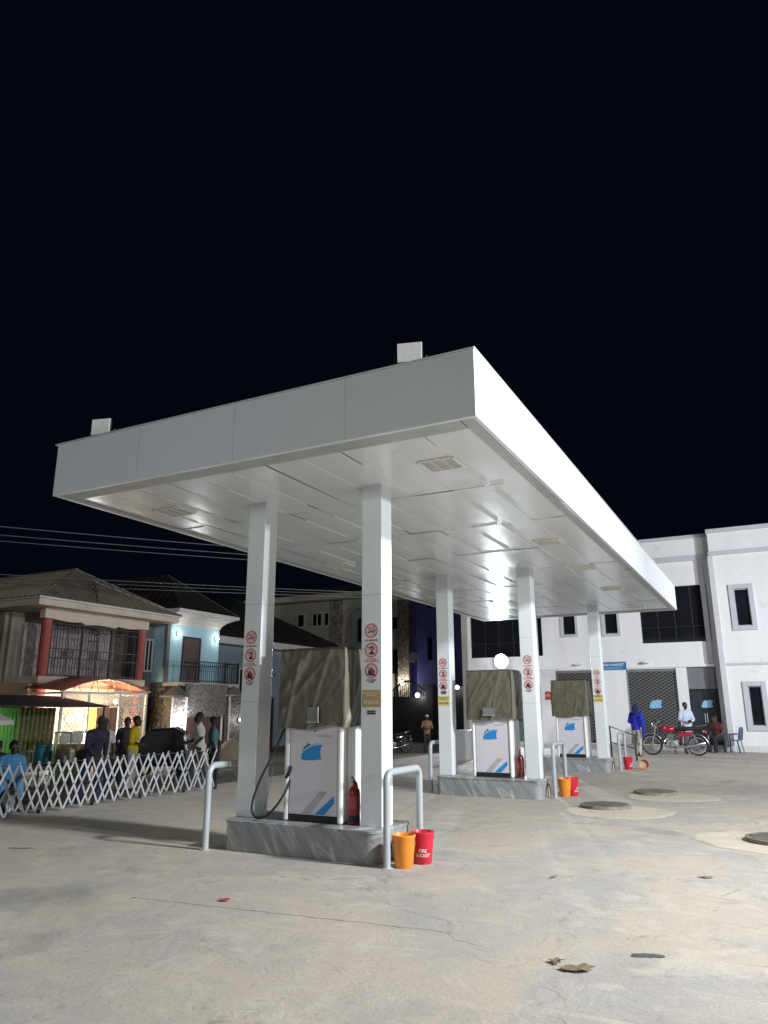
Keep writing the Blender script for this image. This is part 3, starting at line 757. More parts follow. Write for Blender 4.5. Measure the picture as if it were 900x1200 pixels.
# ------------------------------------------------------------------ scraps on the yard
def scrap(name, label, cat, loc, rx, ry, m, seed, hgt=.012, rz=0):
    b = MB(); pts = blob(22, rx, ry, .8, seed)
    A = [b.bm.verts.new((u, v, .003 + hgt * (.5 + .5 * noise.noise((u * 20 + seed, v * 20, 1))))) for u, v in pts]; c = b.bm.verts.new((0, 0, .003 + hgt * .4))
    for k in range(22): b.bm.faces.new((A[k], A[(k + 1) % 22], c))
    o = b.build(name, m); o.location = loc; o.rotation_euler = (0, 0, rz)
    s = o.modifiers.new('thick', 'SOLIDIFY'); s.thickness = .0015
    return tag(o, label, cat)
LEAFB = mat('dry_leaf', (.22, .17, .10), .8, 0, .3, 30)
scrap('paper_scrap', 'red paper scrap on the concrete left of the front island', 'litter', (-4.40, 5.52, 0), .055, .03, mat('red_paper', (.50, .06, .07), .6, 0, .3, 25), 1.3, .03, .3)
scrap('dry_leaf', 'larger of two brown leaves lying together near the bottom right', 'leaf', (-1.31, 5.17, 0), .085, .05, LEAFB, 2.2, .03, .4)
scrap('dry_leaf', 'smaller of two brown leaves lying together near the bottom right', 'leaf', (-1.46, 5.24, 0), .05, .035, LEAFB, 5.2, .03, 1.)
scrap('tar_patch', 'flat black tar patch on the concrete near the bottom right', 'tar patch', (-.97, 5.65, 0), .11, .045, mat('tar', (.10, .10, .10), .8, 0, .3, 20), 4.4, .003, .2)
scrap('stick', 'short dark stick lying on the concrete by the left picture edge', 'stick', (-8.1, 6.33, 0), .13, .015, BLACK, 7.1, .02, .5)
scrap('dry_leaf', 'single brown leaf lying between the front buckets and the right manhole', 'leaf', (-2.12, 7.64, 0), .05, .03, LEAFB, 9.1, .03, 1.3)
scrap('stone_chip', 'dark stone chip on the concrete in the middle of the right foreground', 'stone', (-.80, 8.3, 0), .05, .03, IRON, 3.3, .02, .3)

# ================================================================== station building behind the canopy
SB = thing('station_building', 'white two-storey station building with dark glazing and latticed shutters', 'building', (-4, 31.5, 0))
YL, YR = 31.5, 30.8
fnL = lambda u, v, q: (u, YL + q, v)
fnR = lambda u, v, q: (u, YR + q, v)
PAR = 8.31
LH = [(-11.9, -8.62, 3.72, 6.3), (-4.5, -1.90, 4.07, 6.30), (-7.70, -7.17, 4.56, 5.40), (-5.96, -5.43, 4.52, 5.40),
      (-8.16, -6.59, .18, 3.07), (-5.26, -3.35, .18, 3.06), (-2.96, -1.90, .18, 3.09), (-10.75, -9.05, .18, 3.0)]
MB(SB).holes(fnL, -12.15, -1.50, 0, PAR, LH, .22).build('left_wing_wall', WALLW, SB, rec=False)
RH = [(-.93, -.42, 4.53, 5.93), (-.85, -.41, .91, 2.32), (2.2, 2.9, 4.53, 5.93), (2.2, 2.9, .91, 2.32)]
b = MB(SB).holes(fnR, -1.62, 9.0, 0, PAR, RH, .22)
b.quad((-1.62, YR, 0), (-1.62, YR, PAR), (-1.62, YL + .3, PAR), (-1.62, YL + .3, 0)); b.quad((9, YR, 0), (9, YR + 9, 0), (9, YR + 9, PAR), (9, YR, PAR))
b.build('right_wing_wall', WALLW, SB, rec=False)
b = MB(SB); b.bx(-12.15, 9, YL + .35, YL + 9, PAR - .5, PAR - .35); b.quad((-12.15, YL, 0), (-12.15, YL, PAR), (-12.15, YL + 9, PAR), (-12.15, YL + 9, 0)); b.build('roof', WALLT, SB)
b = MB(SB); b.bx(-12.1, 8.9, YL + .9, YL + 1.0, 0, 7.8); b.build('dark_backing', mat('dark_room', (.02, .02, .024), .8), SB)  # coloured near-black to stand for the unlit rooms behind the openings
# parapet string courses and bands
MB(SB).bx(-12.15, -1.64, YL - .10, YL - .003, 7.28, 7.50).build('cornice', WALLT, SB, bevel=.01)
MB(SB).bx(-12.15, -1.64, YL - .05, YL - .003, PAR - .12, PAR + .03).build('parapet_cap', WALLT, SB, bevel=.01)
MB(SB).bx(-1.66, 9.02, YR - .06, YR - .003, PAR - .14, PAR + .03).build('parapet_cap', WALLT, SB, bevel=.01)
MB(SB).bx(-1.66, 9.02, YR - .09, YR - .003, 7.28, 7.44).build('cornice', WALLT, SB, bevel=.01)
MB(SB).bx(-1.66, 9.02, YR - .035, YR - .003, 3.08, 3.17).build('string_course', WALLT, SB, bevel=.006)
MB(SB).bx(-12.15, -1.9, YL - .07, YL - .003, 3.10, 3.20).build('string_course', WALLW, SB, bevel=.006)
MB(SB).bx(-1.70, -1.50, YR - .05, YR + .20, .0, 7.27).build('pilaster', mat('pilaster_grey', (.60, .60, .62), .6, 0, .05, 2), SB, bevel=.012)
MB(SB).bx(-12.30, -12.02, YL - .10, YL + .2, .0, 7.27).build('pilaster', mat('pilaster_tan', (.42, .40, .37), .7, 0, .08, 2), SB, bevel=.012)
MB(SB).bx(-2.12, -1.92, YL - .04, YL - .003, 3.21, 7.27).build('pilaster', WALLT, SB, bevel=.01)  # grey strip standing in for the shadow in the recess by the right wing
MB(SB).bx(-12.0, -1.66, YL - .75, YL - .004, 0, .16).build('plinth_step', mat('step_concrete', (.40, .39, .37), .8, 0, .15, 4, bump=.2), SB, bevel=.01)
MB(SB).bx(-1.45, 9, YR - .03, YR - .003, 0, .22).build('skirting', mat('skirting_white', (.66, .66, .66), .7, 0, .1, 4), SB)
def win(root, x0, x1, z0, z1, y, ow, gl, split=None, proud=.05):
    b = MB(root)
    for (a, c, d, e) in ((x0 - ow, x0 - .002, z0 - ow, z1 + ow), (x1 + .002, x1 + ow, z0 - ow, z1 + ow)): b.bx(a, c, y - proud, y - .002, d, e)
    b.bx(x0 - .001, x1 + .001, y - proud + .001, y - .002, z1 + .002, z1 + ow); b.bx(x0 - .001, x1 + .001, y - proud + .001, y - .002, z0 - ow, z0 - .002)
    f = b.build('window', WALLT, root, bevel=.006)
    b = MB(root); t = .035
    b.bx(x0, x0 + t, y + .06, y + .11, z0, z1); b.bx(x1 - t, x1, y + .06, y + .11, z0, z1); b.bx(x0 + t, x1 - t, y + .06, y + .11, z0, z0 + t); b.bx(x0 + t, x1 - t, y + .06, y + .11, z1 - t, z1)
    b.build('frame', mat('window_aluminium', (.45, .46, .48), .35, .5), f)
    MB(root).bx(x0 + t, x1 - t, y + .08, y + .09, z0 + t, z1 - t).build('pane', gl, f)
    return f
for h in (LH[2], LH[3]): win(SB, *h, YL, .11, GLASSD)
for h in RH: win(SB, *h, YR, .17, GLASSD, proud=.07)
for h in (LH[0], LH[1]):
    b = MB(SB); n = 4 if h is LH[1] else 5
    b.bx(h[0], h[1], YL + .10, YL + .11, h[2], h[3]); f = b.build('glazing', GLASSD, SB)
    b = MB(SB)
    for k in range(n + 1): x = h[0] + (h[1] - h[0]) * k / n; b.bx(x - .018, x + .018, YL + .07, YL + .098, h[2], h[3])
    z = h[2] + .62; b.bx(h[0], h[1], YL + .075, YL + .097, z - .012, z + .012)
    b.build('mullion', mat('black_mullion', (.03, .03, .033), .4, .3), f)
def lattice(root, name, m, x0, x1, z0, z1, y, dx, dz, w_, parent=None, axis='Y'):
    b = MB(root); H = z1 - z0; slope = dz / dx
    def seg(xa, za, xb, zb):
        if axis == 'Y': b.bar((xa, y, za), (xb, y, zb), w_, .012, up=(0, 1, 0))
        else: b.bar((y, xa, za), (y, xb, zb), w_, .012, up=(1, 0, 0))
    c = x0 - H / slope
    while c < x1:
        pts = []
        xa, za = c, z0
        if xa < x0: za = z0 + (x0 - xa) * slope; xa = x0
        xb = c + H / slope; zb = z1
        if xb > x1: zb = z1 - (xb - x1) * slope; xb = x1
        if xb - xa > .01: seg(xa, za, xb, zb); seg(x0 + x1 - xa, za, x0 + x1 - xb, zb)
        c += dx
    return b.build(name, m, parent or root)
LATM = mat('shutter_grey', (.22, .225, .225), .5, .3, .1, 5)
for (x0, x1, z0, z1) in (LH[4], LH[5]):
    b = MB(SB); b.bx(x0, x1, YL + .16, YL + .18, z0, z1); sh = b.build('shutter', mat('shutter_back', (.025, .026, .028), .5, 0, .3, 3), SB)
    lattice(SB, 'grille', LATM, x0 + .06, x1 - .06, z0 + .05, z1 - .05, YL + .12, .21, .125, .024, sh)
    b = MB(SB)
    for x in (x0 + .03, x1 - .03): b.bx(x - .03, x + .03, YL + .09, YL + .15, z0, z1)
    b.bx(x0, x1, YL + .088, YL + .152, z1 - .10, z1 - .003); b.build('rail', LATM, sh)
fnE = lambda cx, cz, y: (lambda u, v, q: (u + cx, y - q, v + cz))
for (cx, cz, s) in ((-4.22, 1.69, 1.55), (-2.34, 1.69, 1.35)):
    h, wv, tw = MB(SB), MB(SB), MB(SB); ship(h, wv, tw, fnE(cx, cz, YL + .09 if cx < -3 else YL + .095), s)
    em = h.build('emblem', CYAN, SB); wv.build('wave', mat('emblem_pale', (.55, .72, .85), .5), em); tw.build('tower', CYAN, em)
# glazed doors
x0, x1, z0, z1 = LH[6]
MB(SB).bx(x0, x1, YL + .10, YL + .14, 2.26, z1).build('transom_panel', mat('transom_grey', (.17, .175, .19), .5, 0, .1, 3), SB)
for (a, c) in ((x0 + .02, -2.44), (-2.42, x1 - .02)):
    d = MB(SB); t = .06
    d.bx(a, a + t, YL + .11, YL + .15, z0, 2.24); d.bx(c - t, c, YL + .11, YL + .15, z0, 2.24); d.bx(a + t, c - t, YL + .11, YL + .15, 2.16, 2.24); d.bx(a + t, c - t, YL + .11, YL + .15, z0, z0 + .14)
    dr = d.build('door', DARKM, SB); MB(SB).bx(a + t, c - t, YL + .125, YL + .135, z0 + .14, 2.16).build('pane', GLASSB, dr)
    MB(SB).cyl((c - .03 if c < -2.43 else a + .03, YL + .08, 1.0), (c - .03 if c < -2.43 else a + .03, YL + .08, 1.35), .012, n=8).build('handle', STEEL, dr)
x0, x1, z0, z1 = LH[7]
d = MB(SB); d.bx(x0, x1, YL + .12, YL + .13, z0, z1); gd = d.build('glass_entrance', mat('teal_glass', (.10, .17, .18), .12, 0, .3, 1), SB)
b = MB(SB)
for x in (x0, x0 + .55, x0 + 1.12, x1): b.bx(x - .025, x + .025, YL + .08, YL + .118, z0, z1)
b.bx(x0, x1, YL + .085, YL + .117, 2.25, 2.31); b.build('frame', STEEL, gd)
# ceiling lights under the string course
for x in (-7.1, -4.45):
    MB(SB).lathe([(0, -.02), (.14, -.02), (.17, .0), (.16, .05), (.08, .07), (0, .07)], (x, YL - .12, 3.30), 20).build('wall_light', CREAM, SB, smooth=40)

sg = thing('shop_sign', 'blue shop sign with white words above the white wall panel', 'sign', (-5.69, YL - .09, 3.215))
MB().box((0, 0, 0), (.98, .05, .30)).build('board', mat('sign_blue', (.03, .17, .42), .4, 0, .1, 4), sg, bevel=.006)
text_mesh('lettering', 'MINI MARKET', .15, WHITEINK, sg, (-.05, -.027, .03), depth=.001); MB().box((-.05, -.0265, -.09), (.72, .002, .03)).build('underline', CYAN, sg)
rs = thing('fire_notice', 'small red notice on the white wall left of the far shutter', 'sign', (-8.50, YL - .012, 2.06))
MB().box((0, 0, 0), (.24, .012, .34)).build('plate', REDINK, rs); text_mesh('lettering', 'FIRE\nPOINT', .075, WHITEINK, rs, (0, -.008, .02))

# bright floodlight fixed on the white band of the left part
fl = thing('wall_floodlight', 'glaring lit floodlight on the white band of the station building', 'floodlight', (-10.47, YL - .12, 3.54))
MB().cyl((0, .010, 0), (0, .09, 0), .31, .26, 32).build('housing', WALLT, fl, smooth=40)
MB().cyl((0, -.004, 0), (0, .009, 0), .29, n=32).build('lens', LAMPON, fl)  # lens made wide and round to take in the spread of its glare
area_light("wall_floodlight_lamp", (-10.47, YL - .17, 3.54), (-8.6, 20, 3.2), 480, .24, (.86, .93, 1))

# handrail of the ramp beside the blue-jacketed man
hr = thing('ramp_handrail', 'dark sloping handrail behind the rear island', 'handrail', (-4.35, 24.3, 0))
MB(hr).tube([(-4.62, 24, 0), (-4.62, 24, 1.02), (-3.98, 24.5, .74), (-3.98, 24.5, 0)], .028, 10).build('rail', DARKM, hr, smooth=50)
MB(hr).tube([(-4.62, 24, .55), (-3.98, 24.5, .36)], .018, 8).build('mid_rail', DARKM, hr)

# low tiled block left of the middle island
tb = thing('tiled_block', 'low pale grey tiled block behind the middle left column', 'block', (-8.95, 22.7, 0))
MB(tb).bx(-9.16, -8.74, 22.4, 23.1, 0, .90).build('body', mat('pale_tile', (.42, .46, .48), .35, 0, .06, 3), tb, bevel=.004)
b = MB(tb)
for k in range(1, 3): b.bx(-9.16 + .14 * k - .003, -9.16 + .14 * k + .003, 22.397, 22.3995, 0, .9)
for k in range(1, 5): b.bx(-9.16, -8.74, 22.3965, 22.3992, .18 * k - .003, .18 * k + .003)
b.build('tile_joint', GREYINK, tb)

# plastic chair by the glass door
def plastic_chair(loc, rz, m, label, group=None):
    t = thing('plastic_chair', label, 'chair', loc, rz, group)
    MB().box((0, 0, .43), (.44, .43, .025)).build('seat', m, t, bevel=.01)
    for sx in (-1, 1):
        MB().bar((sx * .19, -.18, .42), (sx * .22, -.22, 0), .045, .03).build('leg', m, t); MB().bar((sx * .18, .18, .42), (sx * .21, .25, 0), .045, .03).build('leg', m, t)
        MB().tube([(sx * .22, -.2, .43), (sx * .235, -.2, .60), (sx * .235, -.05, .65), (sx * .215, .2, .64)], .018, 8).build('armrest', m, t)
    b = MB(); top = [(-.21, .22, .43), (-.215, .26, .66), (-.17, .29, .84), (0, .295, .88), (.17, .29, .84), (.215, .26, .66), (.21, .22, .43)]
    b.tube(smooth_path(top, 4), .02, 8)
    for k in range(-2, 3): b.bar((k * .07, .22, .45), (k * .068, .29, .85 - abs(k) * .008), .032, .012)
    b.build('backrest', m, t, smooth=50)
    return t
plastic_chair((-1.50, 30.15, 0), R(-105), mat('blue_plastic', (.06, .11, .20), .4, 0, .1, 5), 'blue-grey plastic chair standing by the dark glass door')

# ================================================================== motorcycle
def motorcycle(loc, rz, label, paint, name='motorcycle', s=1.0):
    t = thing(name, label, 'motorcycle', loc, rz); t.scale = (s, s, s)
    CH = mat('chrome', (.62, .62, .63), .2, .9, .05, 5); EN = mat('engine_alloy', (.35, .35, .35), .45, .7, .2, 8)
    for (x, wr) in ((-.66, .31), (.66, .30)):
        wh = MB(); wh.lathe([(wr - .055, -.035), (wr - .02, -.045), (wr, -.02), (wr, .02), (wr - .02, .045), (wr - .055, .035), (wr - .055, -.035)], (x, 0, wr), 32, 'Y')
        w_ = wh.build('wheel', BLACK, t, smooth=50)
        r = MB(); r.lathe([(wr - .075, -.028), (wr - .050, -.032), (wr - .050, .032), (wr - .075, .028), (wr - .075, -.028)], (x, 0, wr), 32, 'Y'); r.build('rim', CH, w_, smooth=40)
        sp = MB()
        for k in range(18):
            a = 2 * math.pi * k / 18; sp.cyl((x + .03 * math.cos(a + .5), .025 * (-1) ** k, wr + .03 * math.sin(a + .5)), (x + (wr - .07) * math.cos(a), 0, wr + (wr - .07) * math.sin(a)), .003, n=5)
        sp.build('spokes', CH, w_); MB().cyl((x, -.06, wr), (x, .06, wr), .055 if x < 0 else .065, n=20).build('hub', EN, w_)
    for s_ in (-1, 1):
        MB().tube([(-.66, s_ * .075, .31), (-.60, s_ * .075, .50), (-.50, s_ * .075, .86)], [.02, .024, .018], 10).build('fork', CH, t)
        MB().tube([(.66, s_ * .085, .31), (.58, s_ * .09, .62)], .024, 10).build('shock_absorber', CH, t)
        MB().tube([(.66, s_ * .08, .30), (.10, s_ * .08, .34)], .018, 8).build('swing_arm', DARKM, t)
    MB().tube([(-.44, 0, .86), (-.40, 0, .74), (-.28, 0, .40), (-.05, 0, .26), (.18, 0, .30), (.22, 0, .62), (.80, 0, .70)], .022, 8).build('frame', DARKM, t, smooth=50)
    MB().tube([(-.42, 0, .82), (.0, 0, .70), (.25, 0, .64)], .024, 8).build('spine', DARKM, t)
    b = MB(); b.ball((-.16, 0, .78), .13, (1.75, .95, .82), 3); b.ball((-.27, 0, .80), .12, (1.0, 1.05, .9), 3); b.build('fuel_tank', paint, t, smooth=60)
    b = MB(); b.tube([(.05, 0, .765), (.2, 0, .78), (.5, 0, .80), (.84, 0, .83)], [.09, .115, .12, .085], 16)
    for v in b.bm.verts: v.co.z = .79 + (v.co.z - .79) * .55
    b.build('seat', BLACK, t, smooth=60)
    MB().box((.32, 0, .63), (.42, .21, .13), ry=R(-6)).build('side_cover', paint, t, bevel=.03)
    e = MB(); e.box((-.06, 0, .36), (.34, .24, .2)); e.cyl((-.03, -.16, .34), (-.03, .16, .34), .10, n=20); en = e.build('engine', EN, t, bevel=.02)
    f = MB()
    for k in range(7): f.box((-.14 + .010 * k, 0, .47 + .024 * k), (.17, .17, .010), ry=R(20))
    f.build('cooling_fin', EN, en)
    for s_ in (-1, 1): pass
    MB().tube(smooth_path([(-.20, -.05, .50), (-.30, -.10, .40), (-.22, -.15, .25), (.05, -.16, .23), (.30, -.16, .27)], 5), .022, 10).build('exhaust', CH, t, smooth=50)
    MB().tube([(.24, -.16, .26), (.36, -.165, .28), (.84, -.17, .38), (.88, -.17, .385)], [.028, .048, .05, .03], 14).build('muffler', CH, t, smooth=50)
    def fender(x, wr, a0, a1, w_, m):
        b = MB(); prev = None; N = 18
        for k in range(N + 1):
            a = R(a0 + (a1 - a0) * k / N); row = [b.bm.verts.new((x + (wr + dr) * math.cos(a), y, wr + (wr + dr) * math.sin(a))) for y, dr in ((-w_, .018), (-w_ * .6, .038), (w_ * .6, .038), (w_, .018))]
            if prev:
                for q in range(3): b.bm.faces.new((prev[q], prev[q + 1], row[q + 1], row[q]))
            prev = row
        o = b.build('fender', m, t, smooth=60); so_ = o.modifiers.new('thick', 'SOLIDIFY'); so_.thickness = .006
    fender(-.66, .31, 30, 165, .065, CH); fender(.66, .30, 5, 150, .075, CH)
    MB().tube(smooth_path([(-.30, -.36, 1.02), (-.36, -.30, 1.03), (-.44, -.14, .98), (-.48, 0, .93), (-.44, .14, .98), (-.36, .30, 1.03), (-.30, .36, 1.02)], 5), .012, 8).build('handlebar', CH, t, smooth=50)
    for s_ in (-1, 1):
        MB().cyl((-.335, s_ * .30, 1.03), (-.28, s_ * .41, 1.02), .019, n=10).build('grip', BLACK, t)
        m_ = MB(); m_.tube([(-.38, s_ * .26, 1.03), (-.41, s_ * .30, 1.14), (-.39, s_ * .34, 1.20)], .006, 6); m_.ball((-.39, s_ * .36, 1.23), .05, (.25, 1, .75), 2); m_.build('mirror', DARKM, t)
        MB().ball((-.52, s_ * .15, .84), .035, (1.2, .9, .9), 2).build('indicator', mat('amber_lens', (.7, .25, .02), .3), t); MB().ball((.86, s_ * .14, .72), .03, (1.2, .9, .9), 2).build('indicator', MATS['amber_lens'], t)
        MB().cyl((.02, s_ * .1, .27), (.02, s_ * .27, .27), .016, n=8).build('footrest', BLACK, t)
    hl = MB(); hl.lathe([(0, -.10), (.05, -.095), (.085, -.05), (.095, .0), (.095, .02)], (-.52, 0, .90), 20, 'X')
    for v in hl.bm.verts: v.co.x = -.52 - (v.co.x + .52) * -1
    h_ = hl.build('headlight', CH, t, smooth=50); MB().ball((-.548, 0, .90), .088, (.35, 1, 1), 3).build('lens', LAMPOFF, h_, smooth=60)
    i = MB(); i.cyl((-.47, -.06, 1.0), (-.50, -.06, 1.05), .045, n=16); i.cyl((-.47, .06, 1.0), (-.50, .06, 1.05), .045, n=16); i.build('instrument', DARKM, t)
    MB().box((.93, 0, .70), (.05, .12, .08)).build('tail_light', REDINK, t, bevel=.015); MB().box((.98, 0, .56), (.01, .18, .12)).build('number_plate', LAMPOFF, t)
    MB().tube([(.62, -.1, .86), (.90, -.1, .90), (.97, -.06, .91), (.97, .06, .91), (.90, .1, .90), (.62, .1, .86)], .011, 8).build('luggage_rack', CH, t)
    MB().tube([(.02, .1, .25), (-.02, .24, .03)], .012, 8).build('kick_stand', DARKM, t)
    return t
motorcycle((-3.22, 27.7, 0), R(4), 'red motorcycle parked before the latticed shutter', mat('red_paint', (.36, .012, .03), .22, .1, .1, 4, coat=.6), s=1.10)

# ================================================================== people
def meshed(b, name, m, voxel, parent, smooth_it=2):
    bmesh.ops.recalc_face_normals(b.bm, faces=b.bm.faces)
    me = bpy.data.meshes.new('raw'); b.bm.to_mesh(me); b.bm.free()
    o = bpy.data.objects.new('raw', me); C.objects.link(o)
    r = o.modifiers.new('r', 'REMESH'); r.mode = 'VOXEL'; r.voxel_size = voxel; r.use_smooth_shade = True
    s = o.modifiers.new('s', 'SMOOTH'); s.iterations = smooth_it; s.factor = .5
    dg = bpy.context.evaluated_depsgraph_get(); new = bpy.data.meshes.new_from_object(o.evaluated_get(dg))
    bpy.data.objects.remove(o); bpy.data.meshes.remove(me)
    new.name = name; new.materials.clear(); new.materials.append(m)
    for p in new.polygons: p.use_smooth = True
    q = bpy.data.objects.new(name, new); C.objects.link(q); q.parent = parent; return q
SKIN = mat('dark_skin', (.075, .038, .024), .45, 0, .1, 6)
HAIR = mat('black_hair', (.010, .009, .009), .7, 0, .2, 40)
def person(label, loc, rz, shirt, trousers, pose='stand', arms='down', lean=0, s=1.0, turn=0, sleeve=.6, hem=.12, cap=None, shoes=None, tilt=0):
    t = thing('person', label, 'person', loc, rz); t.scale = (s, s, s)
    V = Vector
    J = {}
    dz = 0
    if pose in ('stand', 'walk'):
        for k in (-1, 1):
            st_ = .0 if pose == 'stand' else .18 * k
            J['hip', k] = V((k * .088, 0, .92)); J['knee', k] = V((k * .10, -.02 - st_ * .6 - (.03 if pose == 'walk' else 0), .49)); J['ank', k] = V((k * .105, .03 - st_, .085)); J['toe', k] = J['ank', k] + V((k * .02, -.14, -.055))
    elif pose == 'sit':
        dz = -.44
        for k in (-1, 1):
            J['hip', k] = V((k * .09, 0, .50)); J['knee', k] = V((k * .15, -.42, .50)); J['ank', k] = V((k * .14, -.40, .085)); J['toe', k] = J['ank', k] + V((k * .02, -.14, -.055))
    pel = V((0, .01, .97 + dz))
    L = Matrix.Rotation(R(lean), 4, 'X')            # positive lean bends forward (towards -y)
    def up(x, y, z):
        p = V((x, y, z + dz)) - pel; return pel + L @ p
    waist, chest, nb = up(0, .0, 1.10), up(0, .005, 1.30), up(0, .02, 1.47)
    head = up(0, -.005, 1.625)
    for k in (-1, 1): J['sh', k] = up(k * .170, .015, 1.405)
    for k in (-1, 1):
        a = arms if isinstance(arms, str) else arms[0 if k < 0 else 1]
        if a == 'down': e, w_ = up(k * .245, .03, 1.14), up(k * .25, -.05, .90)
        elif a == 'front': e, w_ = up(k * .25, -.02, 1.15), up(k * .07, -.24, 1.10)
        elif a == 'lap': e, w_ = up(k * .26, -.06, 1.14), up(k * .10, -.30, 1.05)
        elif a == 'reach': e, w_ = up(k * .23, -.14, 1.18), up(k * .16, -.40, 1.12)
        elif a == 'back': e, w_ = up(k * .26, .10, 1.17), up(k * .24, -.08, 1.02)
        elif a == 'up': e, w_ = up(k * .22, -.16, 1.24), up(k * .12, -.22, 1.48)
        J['el', k], J['wr', k] = e, w_
    Rot = L.to_3x3() @ Matrix.Rotation(R(turn), 3, 'Z') @ Matrix.Rotation(R(tilt), 3, 'X')
    # --- the body: one skin
    b = MB()
    b.ball(pel, .15, (1.05, .74, .75), 3); b.ball(waist, .135, (1.05, .74, 1.1), 3, L.to_3x3()); b.ball(chest, .16, (1.08, .70, 1.1), 3, L.to_3x3())
    b.cap(J['sh', -1] + V((0.03, 0, 0)), J['sh', 1] - V((.03, 0, 0)), .062, .062); b.cap(nb - L @ V((0, 0, .05)), head - L @ V((0, -.01, .07)), .056, .050)
    H = lambda x, y, z: head + Rot @ V((x, y, z))
    b.ball(H(0, .012, .025), .088, (.90, 1.08, 1.05), 3, Rot); b.ball(H(0, -.018, -.045), .066, (.92, 1.02, 1.05), 3, Rot); b.ball(H(0, -.062, -.085), .030, (1.1, .9, .8), 2, Rot)
    b.cap(H(0, -.086, .012), H(0, -.104, -.024), .010, .017, 8); b.ball(H(0, -.094, -.064), .022, (1.2, .7, .55), 2, Rot)
    for k in (-1, 1):
        b.ball(H(k * .082, .01, -.005), .026, (.4, .8, 1.2), 2, Rot); b.ball(H(k * .033, -.076, .028), .019, (1.3, .6, .6), 2, Rot)
        b.cap(J['sh', k], J['el', k], .052, .040); b.cap(J['el', k], J['wr', k], .041, .027)
        b.cap(J['hip', k], J['knee', k], .086, .058); b.cap(J['knee', k], J['ank', k], .060, .037); b.ball(J['knee', k] * .72 + J['ank', k] * .28 + V((0, .02, 0)), .058, (1, 1, 1.6), 2)
        b.cap(J['ank', k] + V((0, .03, -.05)), J['toe', k], .036, .026)
        # hand: palm, four unequal bent fingers and a thumb from the side of the palm
        d = (J['wr', k] - J['el', k]).normalized(); sd = d.cross(V((0, -1, .2))).normalized() * (1 if k > 0 else -1); nrm = sd.cross(d).normalized() * (1 if k > 0 else -1)
        p = J['wr', k] + d * .05
        for q in (-.5, -.17, .17, .5):
            b.cap(J['wr', k] + sd * q * .035, J['wr', k] + d * .09 + sd * q * .068, .016, .013, 8)
        for q, ln in ((-.5, .060), (-.17, .076), (.17, .082), (.5, .072)):
            r0 = J['wr', k] + d * .09 + sd * q * .072; r1 = r0 + d * ln * .5 + nrm * ln * .12; r2 = r1 + d * ln * .35 + nrm * ln * .38
            b.cap(r0, r1, .0095, .009, 8); b.cap(r1, r2, .009, .0078, 8)
        th = J['wr', k] + d * .03 + sd * .038; b.cap(th, th + d * .035 + sd * .030, .0135, .011, 8); b.cap(th + d * .035 + sd * .030, th + d * .070 + sd * .036 + nrm * .012, .011, .009, 8)
    body = meshed(b, 'body', SKIN, .0085, t, 2)
    # --- clothes
    b = MB()
    b.ball(pel + V((0, 0, .02)), .165, (1.06, .80, .80), 3); b.ball(waist, .155, (1.06, .80, 1.15), 3, L.to_3x3()); b.ball(chest, .178, (1.08, .76, 1.10), 3, L.to_3x3())
    for k in (-1, 1): b.cap(J['sh', k], nb - L @ V((0, 0, .015)), .070, .062); b.cap(nb - L @ V((0, 0, .06)), nb + L @ V((0, 0, .0)), .09, .066)
    if hem: b.cyl(pel + V((0, 0, .03)), pel + V((0, 0, -hem)) + (V((0, -.08, .06)) if pose == 'sit' else V((0, 0, 0))), .158, .172, 20)
    for k in (-1, 1):
        if sleeve <= 1: b.cap(J['sh', k], J['sh', k].lerp(J['el', k], sleeve), .070, .066)
        else: b.cap(J['sh', k], J['el', k], .070, .058); b.cap(J['el', k], J['el', k].lerp(J['wr', k], sleeve - 1), .058, .046)
    if hem:
        for v in b.bm.verts:
            if v.co.z < pel.z - .03 and pose != 'sit': v.co.y = pel.y + (v.co.y - pel.y) * .78
    sh = meshed(b, 'shirt', shirt, .012, t, 3)
    b = MB(); b.ball(pel - V((0, 0, .03)), .158, (1.06, .80, .85), 3)
    for k in (-1, 1): b.cap(J['hip', k], J['knee', k], .100, .078); b.cap(J['knee', k], J['ank', k] + V((0, .005, -.01)), .078, .066)
    meshed(b, 'trousers', trousers, .012, t, 3)
    for k in (-1, 1):
        b = MB(); b.cap(J['ank', k] + V((0, .035, -.045)), J['toe', k] + V((0, 0, .0)), .044, .034); b.cap(J['ank', k] + V((0, .02, .03)), J['ank', k] + V((0, .03, -.04)), .045, .046)
        for v in b.bm.verts: v.co.z = max(v.co.z, .002)
        meshed(b, 'shoe', shoes or BLACK, .010, t, 1)
    b = MB(); b.ball(H(0, .022, .045), .092, (.93, 1.06, .98), 3, Rot)
    for v in b.bm.verts:
        q = Rot.inverted() @ (v.co - head)
        if q.z < .025 and q.y < .03: q.z = .025 + (q.z - .025) * .05; q.y = max(q.y, -.085); v.co = head + Rot @ q
    if cap:
        b.ball(H(0, -.10, .06), .07, (.95, .9, .10), 2, Rot)
        meshed(b, 'cap', cap, .010, t, 1)
    else: meshed(b, 'hair', HAIR, .010, t, 1)
    EY = mat('eye_white', (.20, .18, .16), .4)
    for k in (-1, 1):
        e = MB().ball(H(k * .033, -.083, .020), .0115, (1.2, .8, .8), 2, Rot).build('eye', EY, t, smooth=80)
        MB().ball(H(k * .033, -.0925, .020), .005, (1, .6, 1), 2, Rot).build('iris', INK, e)
    MB().ball(H(0, -.103, -.066), .017, (1.35, .5, .42), 2, Rot).build('mouth', mat('lips', (.10, .035, .03), .4), t, smooth=80)
    return t
CL = lambda n, c: mat('cloth_' + n, c, .85, 0, .14, 7, bump=.25, bscale=14)
